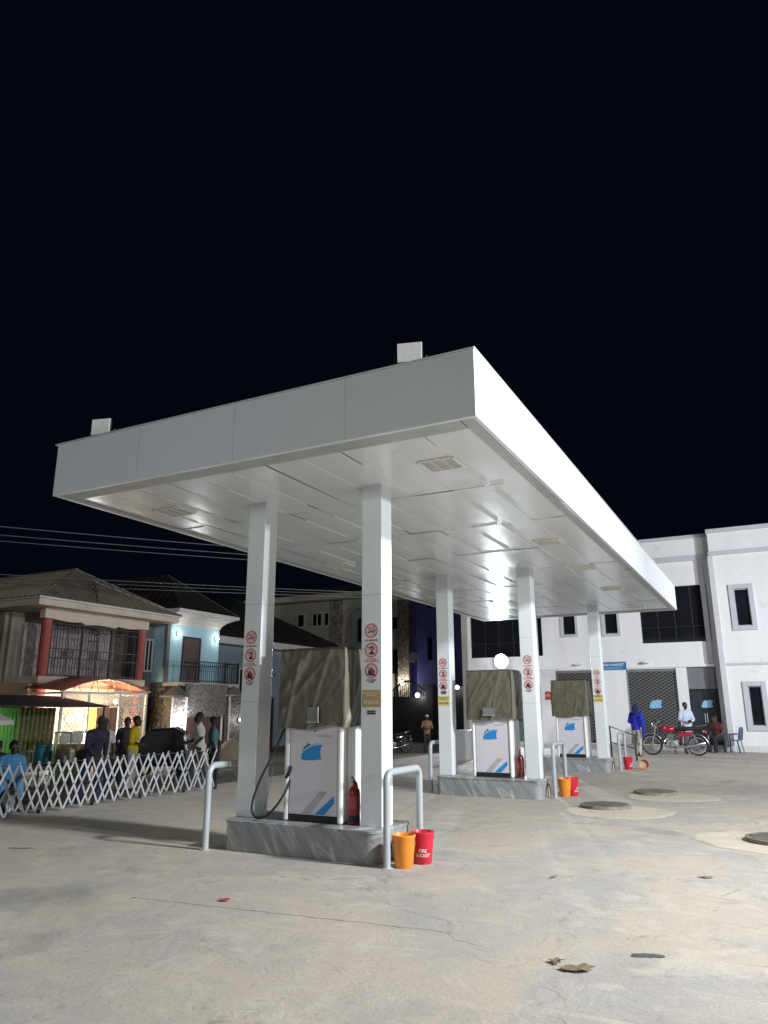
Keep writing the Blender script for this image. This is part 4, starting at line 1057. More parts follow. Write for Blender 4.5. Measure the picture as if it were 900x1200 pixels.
KHAKI = CL('khaki', (.42, .41, .37)); JEANS = CL('dark_denim', (.02, .022, .035)); BLACKC = CL('black', (.012, .012, .014))
pb = person('man in a royal blue hooded jacket and pale trousers seen from behind', (-4.30, 26.9, 0), R(172), CL('royal_blue', (.012, .025, .40)), KHAKI, 'walk', ('down', 'front'), lean=9, sleeve=1.9, hem=.10, s=.97)
b = MB(); b.ball((0, -.02, 1.60), .125, (.95, 1.05, 1.15), 3); b.ball((0, .09, 1.44), .11, (1.3, .8, .7), 3)
meshed(b, 'hood', CL('navy_hood', (.010, .014, .10)), .012, pb, 2)
sc_ = MB(); sc_.tube(smooth_path([(-.20, .12, 1.36), (-.25, .18, 1.15), (-.27, .17, .9), (-.26, .15, .62)], 5), [.05] * 3 + [.055] * 6 + [.05] * 4 + [.04] * 3, 10)
for v in sc_.bm.verts: v.co.y = .14 + (v.co.y - .14) * .5
sc_.build('hanging_scarf', MATS['cloth_royal_blue'], pb, smooth=60)
person('young man in a long pale blue shirt standing behind the red motorcycle', (-2.90, 29.0, .0), R(30), CL('pale_blue', (.52, .60, .74)), CL('grey', (.10, .11, .13)), 'stand', ('front', 'front'), sleeve=1.9, hem=.26)
person('dark-clothed person sitting in the shade by the glass door', (-1.98, 30.3, .0), R(-35), CL('maroon', (.10, .02, .018)), JEANS, 'sit', ('lap', 'lap'), lean=12, sleeve=.6)
st1 = thing('stool', 'dark stool under the person by the glass door', 'stool', (-1.98, 30.33, 0))
MB().bx(-.17, .17, -.17, .17, .36, .40).build('seat', DARKM, st1, bevel=.01)
for sx in (-1, 1):
    for sy in (-1, 1): MB().bar((sx * .13, sy * .13, .36), (sx * .15, sy * .15, 0), .03, .03).build('leg', DARKM, st1)

# ================================================================== street side: houses, gates, stalls
BEIGE = mat('beige_paint', (.56, .48, .39), .75, 0, .1, 1.5, dirt=((.26, .22, .18), 1.2, .58), streak=(1, 1, .4))
BROWNW = mat('brown_grey_wall', (.27, .235, .195), .8, 0, .14, 1.2, dirt=((.11, .10, .085), 1.0, .56), streak=(1, 1, .3))
REDP = mat('red_column_paint', (.40, .085, .07), .6, 0, .12, 2)
PINKW = mat('pink_wall', (.52, .30, .25), .75, 0, .1, 2)
ROOFB = mat('brown_roof_sheet', (.27, .23, .18), .5, .15, .25, 1.5)
ROOFD = mat('dark_roof_sheet', (.030, .028, .028), .55, .15, .25, 1.5)
BLUEW = mat('sky_blue_wall', (.36, .58, .68), .75, 0, .08, 1.4)
BLUEG = mat('blue_grey_wall', (.22, .28, .32), .75, 0, .08, 1.4)
GREYW = mat('grey_wall', (.15, .15, .15), .8, 0, .12, 1.6)
EAVEW = mat('white_eave', (.55, .54, .52), .6, 0, .1, 2)
STONE_A = stone_mat('crazy_stone', (.045, .036, .032), (.20, .165, .145), 7.5, (.32, .30, .27))
STONE_B = stone_mat('apartment_stone', (.22, .19, .14), (.50, .44, .34), 4.5, (.18, .16, .14))
BRDOOR = mat('brown_door', (.060, .032, .022), .5, 0, .2, 4, streak=(4, 4, .4))
WROUGHT = mat('wrought_iron', (.022, .022, .024), .45, .5, .2, 8)
WHITEM = mat('white_metal', (.72, .70, .66), .45, .1, .06, 6)
MAROON = mat('maroon_gate', (.085, .020, .022), .5, .1, .15, 3)
CURT = mat('patterned_curtain', (.46, .38, .38), .9, 0, .7, 9, streak=(1, 3, .5))

def wall_lamp(loc, label, lamp_m, power, col, face='+X', r=.085, cat='wall lamp', group='lit lamps on the houses and gates'):
    t = thing('wall_lamp', label, cat, loc, 0 if face == '+X' else R(-90), group)
    MB().box((.03, 0, 0), (.06, .12, .16)).build('base', DARKM, t, bevel=.01)
    MB().ball((.10, 0, 0), r, (.9, 1, 1), 3).build('globe', lamp_m, t, smooth=80)
    if power:
        d = Vector((.30, 0, 0)) if face == '+X' else Vector((0, -.30, 0))
        point_light('wall_lamp_light', Vector(loc) + d, power, col, .08)
    return t

# ---- first house: brown two-storey with red columns
XF = -22.0
H1 = thing('brown_house', 'brown two-storey house with red columns, barred balcony and pyramid roof', 'house', (XF, 19.8, -.4))
fX = lambda x: (lambda u, v, q: (x - q, u, v))
b = MB(H1)
b.bx(-44, XF - .30, 17.0, 22.5, -.4, 2.42)                            # ground floor
b.build('ground_floor_wall', PINKW, H1)
b = MB(H1); b.bx(-44, XF - 1.6, 17.02, 22.48, 2.42, 4.95); b.build('upper_wall', BROWNW, H1)
for x in (XF - 1.9, XF - 5): MB(H1).bx(x - .15, x + .15, 16.86, 17.01, -.4, 4.9).build('wall_pilaster', BROWNW, H1, bevel=.01)
MB(H1).tube([(XF - 2.4, 16.93, 4.9), (XF - 2.4, 16.93, -.3)], .05, 10).build('drain_pipe', mat('grey_pipe', (.30, .29, .27), .5), H1)
b = MB(H1); b.bx(XF - 1.58, XF + .04, 17.08, 21.95, 2.42, 2.66); b.build('balcony_slab', BEIGE, H1, bevel=.015)
for y in (17.32, 21.72):
    MB(H1).cyl((XF - .13, y, -.4), (XF - .13, y, 2.41), .19, n=24).build('column', REDP, H1, smooth=50); MB(H1).cyl((XF - .13, y, 2.665), (XF - .13, y, 4.60), .17, n=24).build('column', REDP, H1, smooth=50)
# top beam with a scalloped lower edge
poly = [(17.1, 5.0), (17.1, 4.62)]
for k in range(0, 25):
    u = k / 24; poly.append((17.45 + 4.15 * u, 4.62 - .05 * math.sin(u * math.pi * 3) - .10 * (abs(u - .5) < .18)))
poly += [(21.95, 4.62), (21.95, 5.0)]
MB(H1).prism(poly, lambda u, v, q: (XF + .02 - q, u, v), .26).build('beam', BEIGE, H1)
MB(H1).bx(XF - 1.58, XF - 1.50, 17.5, 21.55, 2.68, 4.6).build('curtained_wall', CURT, H1)
# balcony grille
b = MB(H1); y = 17.52
while y < 21.56: b.cyl((XF - .10, y, 2.66), (XF - .10, y, 4.56 + .0), .011, n=6); y += .125
for z in (2.72, 3.30, 3.62, 4.30, 4.5): b.bx(XF - .125, XF - .075, 17.5, 21.56, z - .018, z + .018)
for yc in (18.3, 19.55, 20.8):
    for k in range(4): b.tube([(XF - .10, yc - .28 + .14 * k + .05 * math.cos(a), 3.46 + .12 * math.sin(a)) for a in [2 * math.pi * q / 14 for q in range(14)]], .010, 6, closed=True)
    b.tube([(XF - .10, yc + .30 * math.cos(a), 4.22 + .22 * math.sin(a)) for a in [math.pi * q / 14 for q in range(15)]], .012, 6)
for y in (17.52, 18.85, 20.2, 21.54): b.bx(XF - .13, XF - .07, y - .025, y + .025, 2.66, 4.56)
b.build('balcony_grille', WROUGHT, H1)
# eaves and roof
def hip_roof(root, x0, x1, y0, y1, ze, apex_x, apex_y, za, back_x, m, ribs=.33, rib_w=.035):
    b = MB(root); E = [(x1, y0, ze), (x1, y1, ze), (x0, y1, ze), (x0, y0, ze)]; A = (apex_x, apex_y, za); B = (back_x, apex_y, za)
    b.quad(E[0], E[1], A); b.quad(E[1], E[2], B, A); b.quad(E[3], E[0], A, B); b.quad(E[2], E[3], B)
    def rib(p, q):
        n = Vector((0, 0, .018)); b.bar(Vector(p) + n, Vector(q) + n, rib_w, .03)
    A_ = Vector(A); B_ = Vector(B); E = [Vector(e) for e in E]
    y = y0 + ribs
    while y < y1 - .05:
        f = (y - y0) / (apex_y - y0) if y <= apex_y else (y1 - y) / (y1 - apex_y)
        p = Vector((x1, y, ze)); q = Vector((x1 + (apex_x - x1) * f, y, ze + (za - ze) * f)); rib(p, q); y += ribs
    x = x1 - ribs
    while x > x0:
        for yy in (y0, y1):
            f = min(1, (x1 - x) / max(.01, (x1 - apex_x)))
            if x < back_x: f = max(0, min(1, (x - x0) / max(.01, (back_x - x0))))
            if f > .03: rib((x, yy, ze), (x, yy + (apex_y - yy) * f, ze + (za - ze) * f))
        x -= ribs
    for e in (E[0], E[1]): rib(e, A_)
    b.bar(A_ + Vector((0, 0, .03)), B_ + Vector((0, 0, .03)), .12, .06)
    return b.build('roof', m, root, rec=False)
MB(H1).bx(-44, XF + .62, 16.35, 23.0, 4.96, 5.18).build('eave', BEIGE, H1, bevel=.02)
MB(H1).bx(-44, XF + .68, 16.30, 23.06, 5.182, 5.25).build('gutter', EAVEW, H1, bevel=.01)
hip_roof(H1, -44, XF + .70, 16.28, 23.08, 5.255, -24.2, 20.05, 6.95, -38, ROOFB)
hip_roof(H1, -27, XF + .69, 18.75, 23.07, 5.262, -22.75, 19.75, 6.30, -26, ROOFB)
# side return with a window, between the two houses
b = MB(H1); b.bx(XF - 2.0, XF - .75, 22.5, 23.05, -.4, 4.94); b.build('side_wall', GREYW, H1)
def xwin(root, y0, y1, z0, z1, x, fm, gm, leaves=2, name='window', bars=0):
    b = MB(root); t = .07
    b.bx(x, x + .05, y0 - t, y0, z0 - t, z1 + t); b.bx(x, x + .05, y1, y1 + t, z0 - t, z1 + t); b.bx(x + .001, x + .049, y0, y1, z1, z1 + t); b.bx(x + .001, x + .049, y0, y1, z0 - t, z0)
    for k in range(1, leaves): y = y0 + (y1 - y0) * k / leaves; b.bx(x + .002, x + .045, y - .03, y + .03, z0, z1)
    for k in range(bars): y = y0 + (y1 - y0) * (k + .5) / bars; b.bx(x + .03, x + .042, y - .012, y + .012, z0, z1)
    f = b.build(name, fm, root); MB(root).bx(x + .004, x + .014, y0, y1, z0, z1).build('pane', gm, f); return f
def ywin(root, x0, x1, z0, z1, y, fm, gm, leaves=2, bars=0):
    b = MB(root); t = .09
    b.bx(x0 - t, x0, y - .06, y, z0 - t, z1 + t); b.bx(x1, x1 + t, y - .06, y, z0 - t, z1 + t); b.bx(x0, x1, y - .059, y - .001, z1, z1 + t); b.bx(x0, x1, y - .059, y - .001, z0 - t, z0)
    for k in range(1, leaves): x = x0 + (x1 - x0) * k / leaves; b.bx(x - .04, x + .04, y - .055, y - .001, z0, z1)
    for k in range(bars): x = x0 + (x1 - x0) * (k + .5) / bars; b.bx(x - .02, x + .02, y - .054, y - .04, z0, z1)
    f = b.build('window', fm, root); MB(root).bx(x0, x1, y - .02, y - .008, z0, z1).build('pane', gm, f); return f
xwin(H1, 22.62, 22.95, 3.1, 4.3, XF - .75, EAVEW, GLASSD, 2)
# porch in front of the door: white lattice panels under a red arched roof
XP = -20.55
po = MB(H1)
for y in (16.98, 18.05, 19.42, 20.66): po.bx(XP - .035, XP + .035, y - .035, y + .035, -.4, 2.10)
po.bx(XP - .03, XP + .03, 16.98, 20.66, 2.06, 2.14); po.bx(XP - .03, XP + .03, 16.98, 20.66, 1.66, 1.72)
for y in (17.02, 20.62): po.bx(XP, XF - .3, y - .03, y + .03, 2.06, 2.12)
ap = lambda u: 2.14 + .42 * math.sin(math.pi * (u - 16.9) / 3.84)
po.tube([(XP, 16.9 + 3.84 * k / 20, ap(16.9 + 3.84 * k / 20)) for k in range(21)], .028, 8)
for k in range(1, 10):
    y = 16.98 + 3.68 * k / 10; po.tube([(XP, y, 2.12), (XP, y + (.14 if k % 2 else -.14), ap(y + (.14 if k % 2 else -.14)))], .014, 6)
porch = po.build('porch_frame', WHITEM, H1)
def lat_x(y0, y1, z0, z1, d=.125, w_=.026): return lattice(H1, 'lattice_panel', WHITEM, y0, y1, z0, z1, XP, d, d, w_, porch, axis='X')
lat_x(17.02, 18.01, 1.72, 2.06); lat_x(18.09, 19.38, 1.72, 2.06); lat_x(17.02, 18.01, -.3, 1.66, .16, .018); lat_x(19.46, 20.62, -.3, 2.06, .15)
b = MB(H1); prev = None
for k in range(21):
    y = 16.88 + 3.88 * k / 20; z = ap(min(max(y, 16.9), 20.74)) + .03; row = [b.bm.verts.new((XP + .12, y, z)), b.bm.verts.new((XF - .28, y, z + .12))]
    if prev: b.bm.faces.new((prev[0], prev[1], row[1], row[0]))
    prev = row
pr = b.build('porch_roof', mat('red_sheet', (.50, .15, .12), .5, 0, .15, 3), H1, smooth=60); pm_ = pr.modifiers.new('thick', 'SOLIDIFY'); pm_.thickness = .02
MB(H1).bx(XF - .30, XF - .26, 17.2, 22.3, -.4, 2.3).build('porch_wall', mat('cream_wall', (.62, .55, .44), .7, 0, .12, 2), H1)
b = MB(H1); b.bx(XF - .26, XF - .20, 19.98, 21.2, -.4, 1.62); dr = b.build('door', BRDOOR, H1, bevel=.01)
MB(H1).bx(XF - .20, XF - .19, 20.56, 20.62, -.3, 1.55).build('door_gap', BLACK, dr)
MB(H1).bx(XF - .258, XF - .21, 19.40, 19.92, .45, 1.6).build('curtain', mat('yellow_curtain', (.62, .45, .16), .9, 0, .35, 6, streak=(1, 6, .4)), H1)
tag(MB().ball((-20.95, 17.72, 1.25), .10, (1, 1, .9), 3).build('white_bulb', LAMPSM, None, smooth=80), 'glaring white bulb hanging behind the left porch lattice', 'lamp')
point_light('white_bulb_light', (-20.95, 17.72, 1.02), 210, (1, .97, .92), .08)
tag(MB().ball((-21.2, 19.82, 1.84), .085, (1, 1, .9), 3).build('warm_bulb', LAMPWARM, None, smooth=80), 'warm yellow bulb glowing above the porch door', 'lamp')
point_light('warm_bulb_light', (-21.2, 19.82, 1.70), 130, (1, .74, .36), .08)

# ---- open stall with a green lit fence, left of the porch
S1 = thing('green_stall', 'open stall with dark flat awning and green-lit slatted fence', 'stall', (-20.6, 13.8, -.4))
b = MB(S1)
for k in range(34): y = 11.6 + .125 * k; b.bx(-21.0, -20.97, y, y + .095, -.4, 1.62)
for z in (.1, 1.2): b.bx(-20.965, -20.93, 11.6, 15.85, z, z + .06)
b.build('slat_fence', mat('green_slats', (.16, .34, .12), .7, 0, .25, 3), S1)
b = MB(S1); prev = None
for k in range(61):
    y = 15.6 + 1.35 * k / 60; x = -20.72 + .035 * math.sin(k * .9) ; row = [b.bm.verts.new((x, y, -.3)), b.bm.verts.new((x, y, 1.62))]
    if prev: b.bm.faces.new((prev[0], prev[1], row[1], row[0]))
    prev = row
b.build('curtain', mat('olive_curtain', (.16, .14, .07), .9, 0, .5, 7), S1, smooth=70)
b = MB(S1); b.quad((-18.75, 11.2, 1.66), (-18.75, 17.3, 1.62), (-21.1, 17.3, 1.95), (-21.1, 11.2, 2.02)); aw = b.build('awning', mat('rusty_sheet', (.05, .046, .042), .6, .2, .3, 3), S1); am = aw.modifiers.new('thick', 'SOLIDIFY'); am.thickness = .04
for y in (12.0, 17.2): MB(S1).cyl((-18.85, y, -.4), (-18.85, y, 1.64), .035, n=10).build('post', DARKM, S1)
gt = thing('fluorescent_tube', 'green-tinted lit tube lamp under the stall awning', 'lamp', (-20.3, 14.0, 1.66))
MB().cyl((0, -.5, 0), (0, .5, 0), .018, n=12).build('tube', mat('lit_green_tube', (.6, 1, .5), .4, emit=6, ecol=(.55, 1, .42)), gt)
MB().bx(-.025, .025, -.55, .55, .018, .05).build('holder', WHITEM, gt)
area_light('fluorescent_tube_light', (-20.25, 14.0, 1.60), (-20.8, 14.2, .4), 30, .5, (.50, 1, .36))

# ---- second house: pale blue upper storey on a stone gatehouse
H2 = thing('blue_house', 'pale blue house with brown door, balcony rail and flared white eaves', 'house', (XF, 24.7, -.4))
MB(H2).bx(-30, XF, 23.08, 26.3, 2.62, 5.02).build('upper_wall', BLUEW, H2)
MB(H2).bx(-30, XF - .01, 23.10, 26.28, -.4, 2.60).build('ground_floor_wall', STONE_A, H2)
MB(H2).bx(XF - .02, XF + .06, 22.98, 23.16, 2.62, 5.04).build('corner_trim', GREYW, H2)
b = MB(H2); steps = [(.00, 4.98), (.06, 5.12), (.20, 5.28), (.46, 5.42), (.62, 5.47), (.62, 5.60), (.0, 5.60)]
def eave_loop(b, prof, x0, x1, y0, y1):
    rows = []
    for o, z in prof: rows.append([b.bm.verts.new(p) for p in ((x1 + o, y0 - min(o, .1), z), (x1 + o, y1 + o, z), (x0, y1 + o, z), (x0, y0 - min(o, .1), z))])
    for A, B in zip(rows, rows[1:]):
        for k in range(4): b.bm.faces.new((A[k], A[(k + 1) % 4], B[(k + 1) % 4], B[k]))
    b.bm.faces.new(rows[0]); b.bm.faces.new(rows[-1])
eave_loop(b, steps, -30, XF, 23.08, 26.3); b.build('eave', EAVEW, H2)
hip_roof(H2, -30, XF + .6, 22.98, 26.9, 5.61, -23.4, 24.3, 7.3, -28, ROOFD, .4, .02)
MB(H2).bx(XF + .002, XF + .05, 24.02, 24.98, 2.62, 4.46).build('door', BRDOOR, H2, bevel=.008)
b = MB(H2)
for (a, c, z0, z1) in ((23.95, 24.015, 2.62, 4.54), (24.985, 25.05, 2.62, 4.54), (24.016, 24.984, 4.465, 4.54)): b.bx(XF + .002, XF + .07, a, c, z0, z1)
b.build('door_frame', DARKM, H2)
MB(H2).bx(XF + .002, XF + 1.0, 22.95, 26.6, 2.46, 2.60).build('balcony_slab', BEIGE, H2, bevel=.01)
b = MB(H2); y = 23.0
while y < 26.6: b.cyl((XF + .95, y, 2.60), (XF + .95, y, 3.44), .012, n=6); y += .13
for z in (2.68, 3.30, 3.46): b.bx(XF + .93, XF + .97, 22.95, 26.6, z - .02, z + .02)
for y in (22.98, 23.85, 25.7, 26.56): b.bx(XF + .92, XF + .98, y - .03, y + .03, 2.6, 3.52)
for yc in (23.4, 26.15):
    for z in (2.85, 3.1): b.tube([(XF + .95, yc + .11 * math.cos(a), z + .11 * math.sin(a)) for a in [2 * math.pi * q / 14 for q in range(14)]], .011, 6, closed=True)
x = XF + .1
while x < XF + .9: b.cyl((x, 26.56, 2.6), (x, 26.56, 3.44), .012, n=6); x += .13
b.bx(XF + .05, XF + .95, 26.54, 26.58, 3.44, 3.48)
b.build('balcony_rail', WROUGHT, H2)
wall_lamp((XF + .0, 23.62, 4.62), 'square wall lamp left of the brown balcony door', LAMPWARM, 9, (1, .96, .88))
wall_lamp((XF + .0, 26.05, 4.58), 'wall lamp right of the brown balcony door, near the corner', LAMPWARM, 9, (1, .96, .88))
# stone gate with two capped pillars in front of it
G2 = thing('stone_gate', 'stone-clad gateway with two capped pillars and a brown gate', 'gate', (-20.9, 24.4, -.4))
def pillar(y0, y1, h):
    p = MB(G2).bx(-21.3, -20.85, y0, y1, -.4, h).build('pillar', STONE_A, G2)
    for y in (y0, y1): MB(G2).bx(-20.86, -20.82, y - .035, y + .035, -.4, h).build('corner_strip', EAVEW, p)
    MB(G2).lathe([(.62, -.02), (.62, .05), (.40, .16), (.26, .30), (.10, .42), (0, .44)], (-21.08, (y0 + y1) / 2, h + .002), 4 if False else 24).build('pillar_cap', mat('cap_grey', (.22, .215, .20), .7, 0, .15, 4), p, smooth=40)
pillar(22.35, 23.15, 2.02); pillar(25.85, 26.65, 2.10)
MB(G2).bx(-21.25, -20.95, 23.19, 25.81, 1.26, 2.55).build('gate_lintel', STONE_A, G2)
b = MB(G2); b.bx(-21.14, -21.08, 23.22, 24.5, -.38, 1.25); b.bx(-21.14, -21.08, 24.54, 25.78, -.38, 1.25); gd = b.build('gate_leaf', mat('brown_gate', (.075, .034, .030), .55, .1, .2, 3), G2, bevel=.008)
b = MB(G2)
for k in range(13): b.bx(-21.079, -21.06, 23.3 + .2 * k, 23.34 + .2 * k, -.36, 1.23)
b.build('gate_rib', MATS['brown_gate'], gd)
MB(G2).bx(-20.94, -20.90, 25.42, 25.5, -.4, 1.26).build('gate_post', EAVEW, G2)
wall_lamp((-20.83, 22.85, 1.16), 'dazzling lamp on the left stone gate pillar', LAMPON, 60, (1, .97, .93), r=.11)
wall_lamp((-20.83, 26.45, 1.10), 'small dim lamp on the right stone gate pillar', LAMPSM, 10, (1, .97, .93), r=.06)
mg = thing('metal_gate', 'maroon sheet-metal gate right of the stone pillar', 'gate', (-21.1, 28.0, -.4))
MB(mg).bx(-21.15, -21.10, 26.75, 29.4, -.38, 2.05).build('leaf', MAROON, mg, bevel=.008)
b = MB(mg)
for k in range(7): b.bx(-21.098, -21.06, 26.78 + .42 * k, 26.84 + .42 * k, -.38, 2.05)
b.build('rib', MAROON, mg); MB(mg).tube([(-21.08, 26.7, 2.1), (-21.08, 27.4, 2.75), (-21.08, 28.3, 3.05), (-21.08, 29.4, 3.1)], .035, 8).build('arch', DARKM, mg)

# ---- third house, lower, further back
H3 = thing('grey_house', 'low blue-grey house with white eaves under a black roof', 'house', (-24, 32, -.4))
MB(H3).bx(-32, -24, 28.0, 40.0, -.4, 4.62).build('wall', BLUEG, H3)
MB(H3).bx(-32.5, -23.4, 27.5, 40.5, 4.63, 4.98).build('eave', EAVEW, H3, bevel=.02)
hip_roof(H3, -32.6, -23.3, 27.4, 40.6, 4.985, -26.5, 33, 7.5, -29, ROOFD, .6, .02)
for (y0, y1, z0, z1) in ((30.4, 31.0, 2.2, 3.5), (31.2, 31.8, 2.2, 3.5), (31.4, 31.9, 3.75, 4.15), (35.5, 36.2, 2.2, 3.5)): xwin(H3, y0, y1, z0, z1, -24, EAVEW, GLASSD, 2)
# ---- sand pile by the gate
b = MB(); N = 40; M_ = 14; rows = []
for j in range(M_ + 1):
    f = j / M_; row = []
    for k in range(N):
        a = 2 * math.pi * k / N; q = 1 + .22 * noise.noise((math.cos(a) * 1.3, math.sin(a) * 1.3, 3)); r_ = f
        h = .95 * (1 - f) ** 1.15 + .06 * noise.noise((math.cos(a) * f * 5, math.sin(a) * f * 5, 1)) * (1 - f * .6)
        row.append(b.bm.verts.new((1.5 * q * r_ * math.cos(a), 1.9 * q * r_ * math.sin(a), max(h, 0) if j < M_ else -.1)))
    rows.append(row)
for A, B in zip(rows, rows[1:]):
    for k in range(N): b.bm.faces.new((A[k], B[k], B[(k + 1) % N], A[(k + 1) % N]))
sp = b.build('sand_pile', mat('building_sand', (.30, .245, .17), .95, 0, .2, 6, bump=.4, bscale=14), smooth=60); sp.location = (-18.0, 22.6, -.40); tag(sp, 'low heap of brown sand by the stone gate', 'sand pile')

# ---- apartment building across the end of the street
AP = thing('apartment_building', 'dark three-storey apartment building with stone cladding and small white windows', 'building', (-27, 45, -.4))
AH = [(-25.0, -22.35, 7.1, 8.75), (-25.0, -22.35, 3.8, 6.2)]
MB(AP).bx(-34, -26.6, 45, 54, -.4, 9.0).build('wall', mat('taupe_wall', (.46, .42, .34), .8, 0, .12, 1.4), AP)
MB(AP).bx(-27.6, -26.55, 44.93, 44.997, -.4, 9.0).build('stone_strip', STONE_B, AP)
MB(AP).bx(-22.2, -21.35, 44.9, 54, -.4, 9.05).build('stone_strip', STONE_B, AP)
MB(AP).bx(-26.55, -22.2, 46.2, 54, -.4, 9.0).build('recessed_wall', mat('mint_wall', (.33, .42, .37), .8, 0, .1, 2), AP)
b = MB(AP); n = 20; pa = [(-26.55, 9.0)] + [(-24.7 - 1.7 * math.cos(math.pi * k / n), 7.9 + .75 * math.sin(math.pi * k / n)) for k in range(n + 1)] + [(-22.2, 7.9), (-22.2, 9.0)]
pa = [(-26.55, 9.0), (-26.55, 7.6)] + [(-24.7 - 1.75 * math.cos(math.pi * k / n), 7.6 + .85 * math.sin(math.pi * k / n)) for k in range(n + 1)] + [(-22.2, 7.6), (-22.2, 9.0)]
b.prism(pa, lambda u, v, q: (u, 45.0 + q, v), .2); b.build('arch_wall', mat('cream_grey', (.52, .51, .41), .8, 0, .1, 2), AP)
MB(AP).bx(-23.7, -22.2, 45.3, 46.1, -.4, 9.0).build('bay_wall', mat('cream_grey', (.52, .51, .41), .8), AP)
MB(AP).bx(-26.5, -23.75, 45.05, 46.1, 4.2, 5.2).build('balcony_front', MATS['cream_grey'], AP)
MB(AP).bx(-34.8, -20.9, 44.2, 54.8, 9.06, 9.45).build('eave', mat('tan_eave', (.62, .57, .46), .7, 0, .1, 2), AP, bevel=.03)
MB(AP).bx(-34.5, -21.2, 44.5, 54.5, 9.455, 9.9).build('roof', ROOFD, AP)
for (x0, x1, z0, z1, lv) in ((-30.35, -29.85, 7.3, 8.15, 1), (-29.05, -28.35, 7.3, 8.15, 2), (-28.05, -27.75, 7.3, 8.15, 1), (-30.35, -29.85, 3.9, 4.9, 1), (-29.05, -28.2, 3.9, 4.9, 2)): ywin(AP, x0, x1, z0, z1, 45, EAVEW, GLASSD, lv)
for (x0, x1, z0, z1) in ((-23.35, -22.5, 6.9, 8.3), (-23.35, -22.5, 3.9, 5.3)): ywin(AP, x0, x1, z0, z1, 45.3, DARKM, GLASSD, 2, 4)
for (x0, x1, z0, z1) in ((-25.9, -24.9, 6.2, 7.7), (-25.9, -24.9, 3.0, 4.6)): ywin(AP, x0, x1, z0, z1, 46.2, DARKM, GLASSD, 2, 4)
# ---- dark blue block beside it
BB = thing('blue_apartment_block', 'dark blue block of flats with narrow paired windows', 'building', (-18.5, 45.3, -.4))
BL = mat('deep_blue_wall', (.13, .14, .42), .8, 0, .12, 1.2)
MB(BB).bx(-21.3, -12.0, 45.3, 55, -.4, 10.4).build('wall', BL, BB)
MB(BB).bx(-20.8, -18.2, 44.95, 45.298, -.4, 10.4).build('stair_tower', BL, BB)
MB(BB).bx(-21.3, -11.8, 44.8, 55, 10.41, 10.7).build('eave', DARKM, BB)
for z in (4.6, 8.0):
    for (x0, x1) in ((-20.0, -19.65), (-19.35, -19.0)): ywin(BB, x0, x1, z, z + 1.5, 44.95, BL, GLASSD, 1)
    ywin(BB, -15.4, -14.6, z, z + 1.5, 45.3, BL, GLASSD, 2)
# ---- dark compound wall with an arched gate in front of the flats
PW = thing('compound_wall', 'dark compound wall with an arched iron gate before the flats', 'wall', (-17, 39.5, -.4))
WALLD = mat('dark_plaster', (.035, .033, .034), .85, 0, .2, 2)
MB(PW).bx(-24.5, -20.6, 39.5, 39.8, -.4, 2.55).build('wall', STONE_B, PW); MB(PW).bx(-17.3, -9.8, 39.5, 39.8, -.4, 2.75).build('wall', WALLD, PW)
for x in (-20.4, -17.5): MB(PW).bx(x - .22, x + .22, 39.4, 39.9, -.4, 2.9).build('gate_post', WALLD, PW)
b = MB(PW)
for k in range(20): x = -20.1 + .13 * k; b.bx(x - .02, x + .02, 39.62, 39.66, -.35, 2.3 + .75 * math.sin(math.pi * (x + 20.2) / 2.5))
b.tube([(-20.2 + 2.5 * k / 16, 39.64, 2.3 + .78 * math.sin(math.pi * k / 16)) for k in range(17)], .05, 8); b.bx(-20.2, -17.7, 39.61, 39.64, -.3, 2.2)
b.build('gate', WROUGHT, PW)
wall_lamp((-21.8, 44.88, 3.15), 'lit lamp low on the stone strip of the apartment building', LAMPSM, 80, (1, .95, .85), '-Y', r=.16)
wall_lamp((-18.25, 39.55, 2.27), 'lit lamp in the middle of the arched compound gate', LAMPSM, 45, (1, .97, 1), '-Y', r=.13)
wall_lamp((-15.75, 39.45, 2.68), 'lit lamp on top of the compound wall by the middle pump', LAMPSM, 14, (1, .97, 1), '-Y', r=.11)
sd = thing('satellite_dish', 'small pale satellite dish on the apartment building corner', 'satellite dish', (-20.9, 44.7, 4.8))
MB().lathe([(0, 0), (.16, .02), (.28, .07), (.34, .12), (.33, .13), (.27, .085), (.15, .035), (0, .015)], (0, 0, 0), 20, 'Y').build('dish', EAVEW, sd, smooth=50); MB().tube([(0, 0, 0), (-.1, .1, -.25), (-.3, .2, -.3)], .02, 6).build('arm', DARKM, sd)

# ---- overhead wires along the street
WIRE = mat('overhead_wire', (.16, .16, .17), .5, .3, .05, 2)
wl = ['uppermost', 'second', 'third', 'fourth', 'fifth', 'sixth']
ends = [((-18.6, 12.69), (-14.28, 18.2), 6.5), ((-19.55, 13.37), (-14.94, 19.06), 6.5), ((-20.27, 13.89), (-15.48, 19.76), 6.5),
        ((-22.9, 15.6), (-17.0, 22.05), 5.98), ((-23.6, 16.2), (-17.35, 22.7), 5.98), ((-24.4, 16.9), (-17.7, 23.5), 5.98)]
for i, ((xa, ya), (xb, yb), z) in enumerate(ends):
    a = Vector((xa, ya, 0)); d = Vector((xb - xa, yb - ya, 0)); pts = []
    for k in range(41):
        f = -1.2 + 3.9 * k / 40; p = a + d * f; p.z = z + .05 * (f - .5) ** 2 - .012; pts.append(p)
    tag(MB().tube(pts, .013, 6).build('overhead_wire', WIRE), wl[i] + ' of the six wires crossing the sky left of the canopy, counted from the top', 'wire', 'overhead wires above the street')

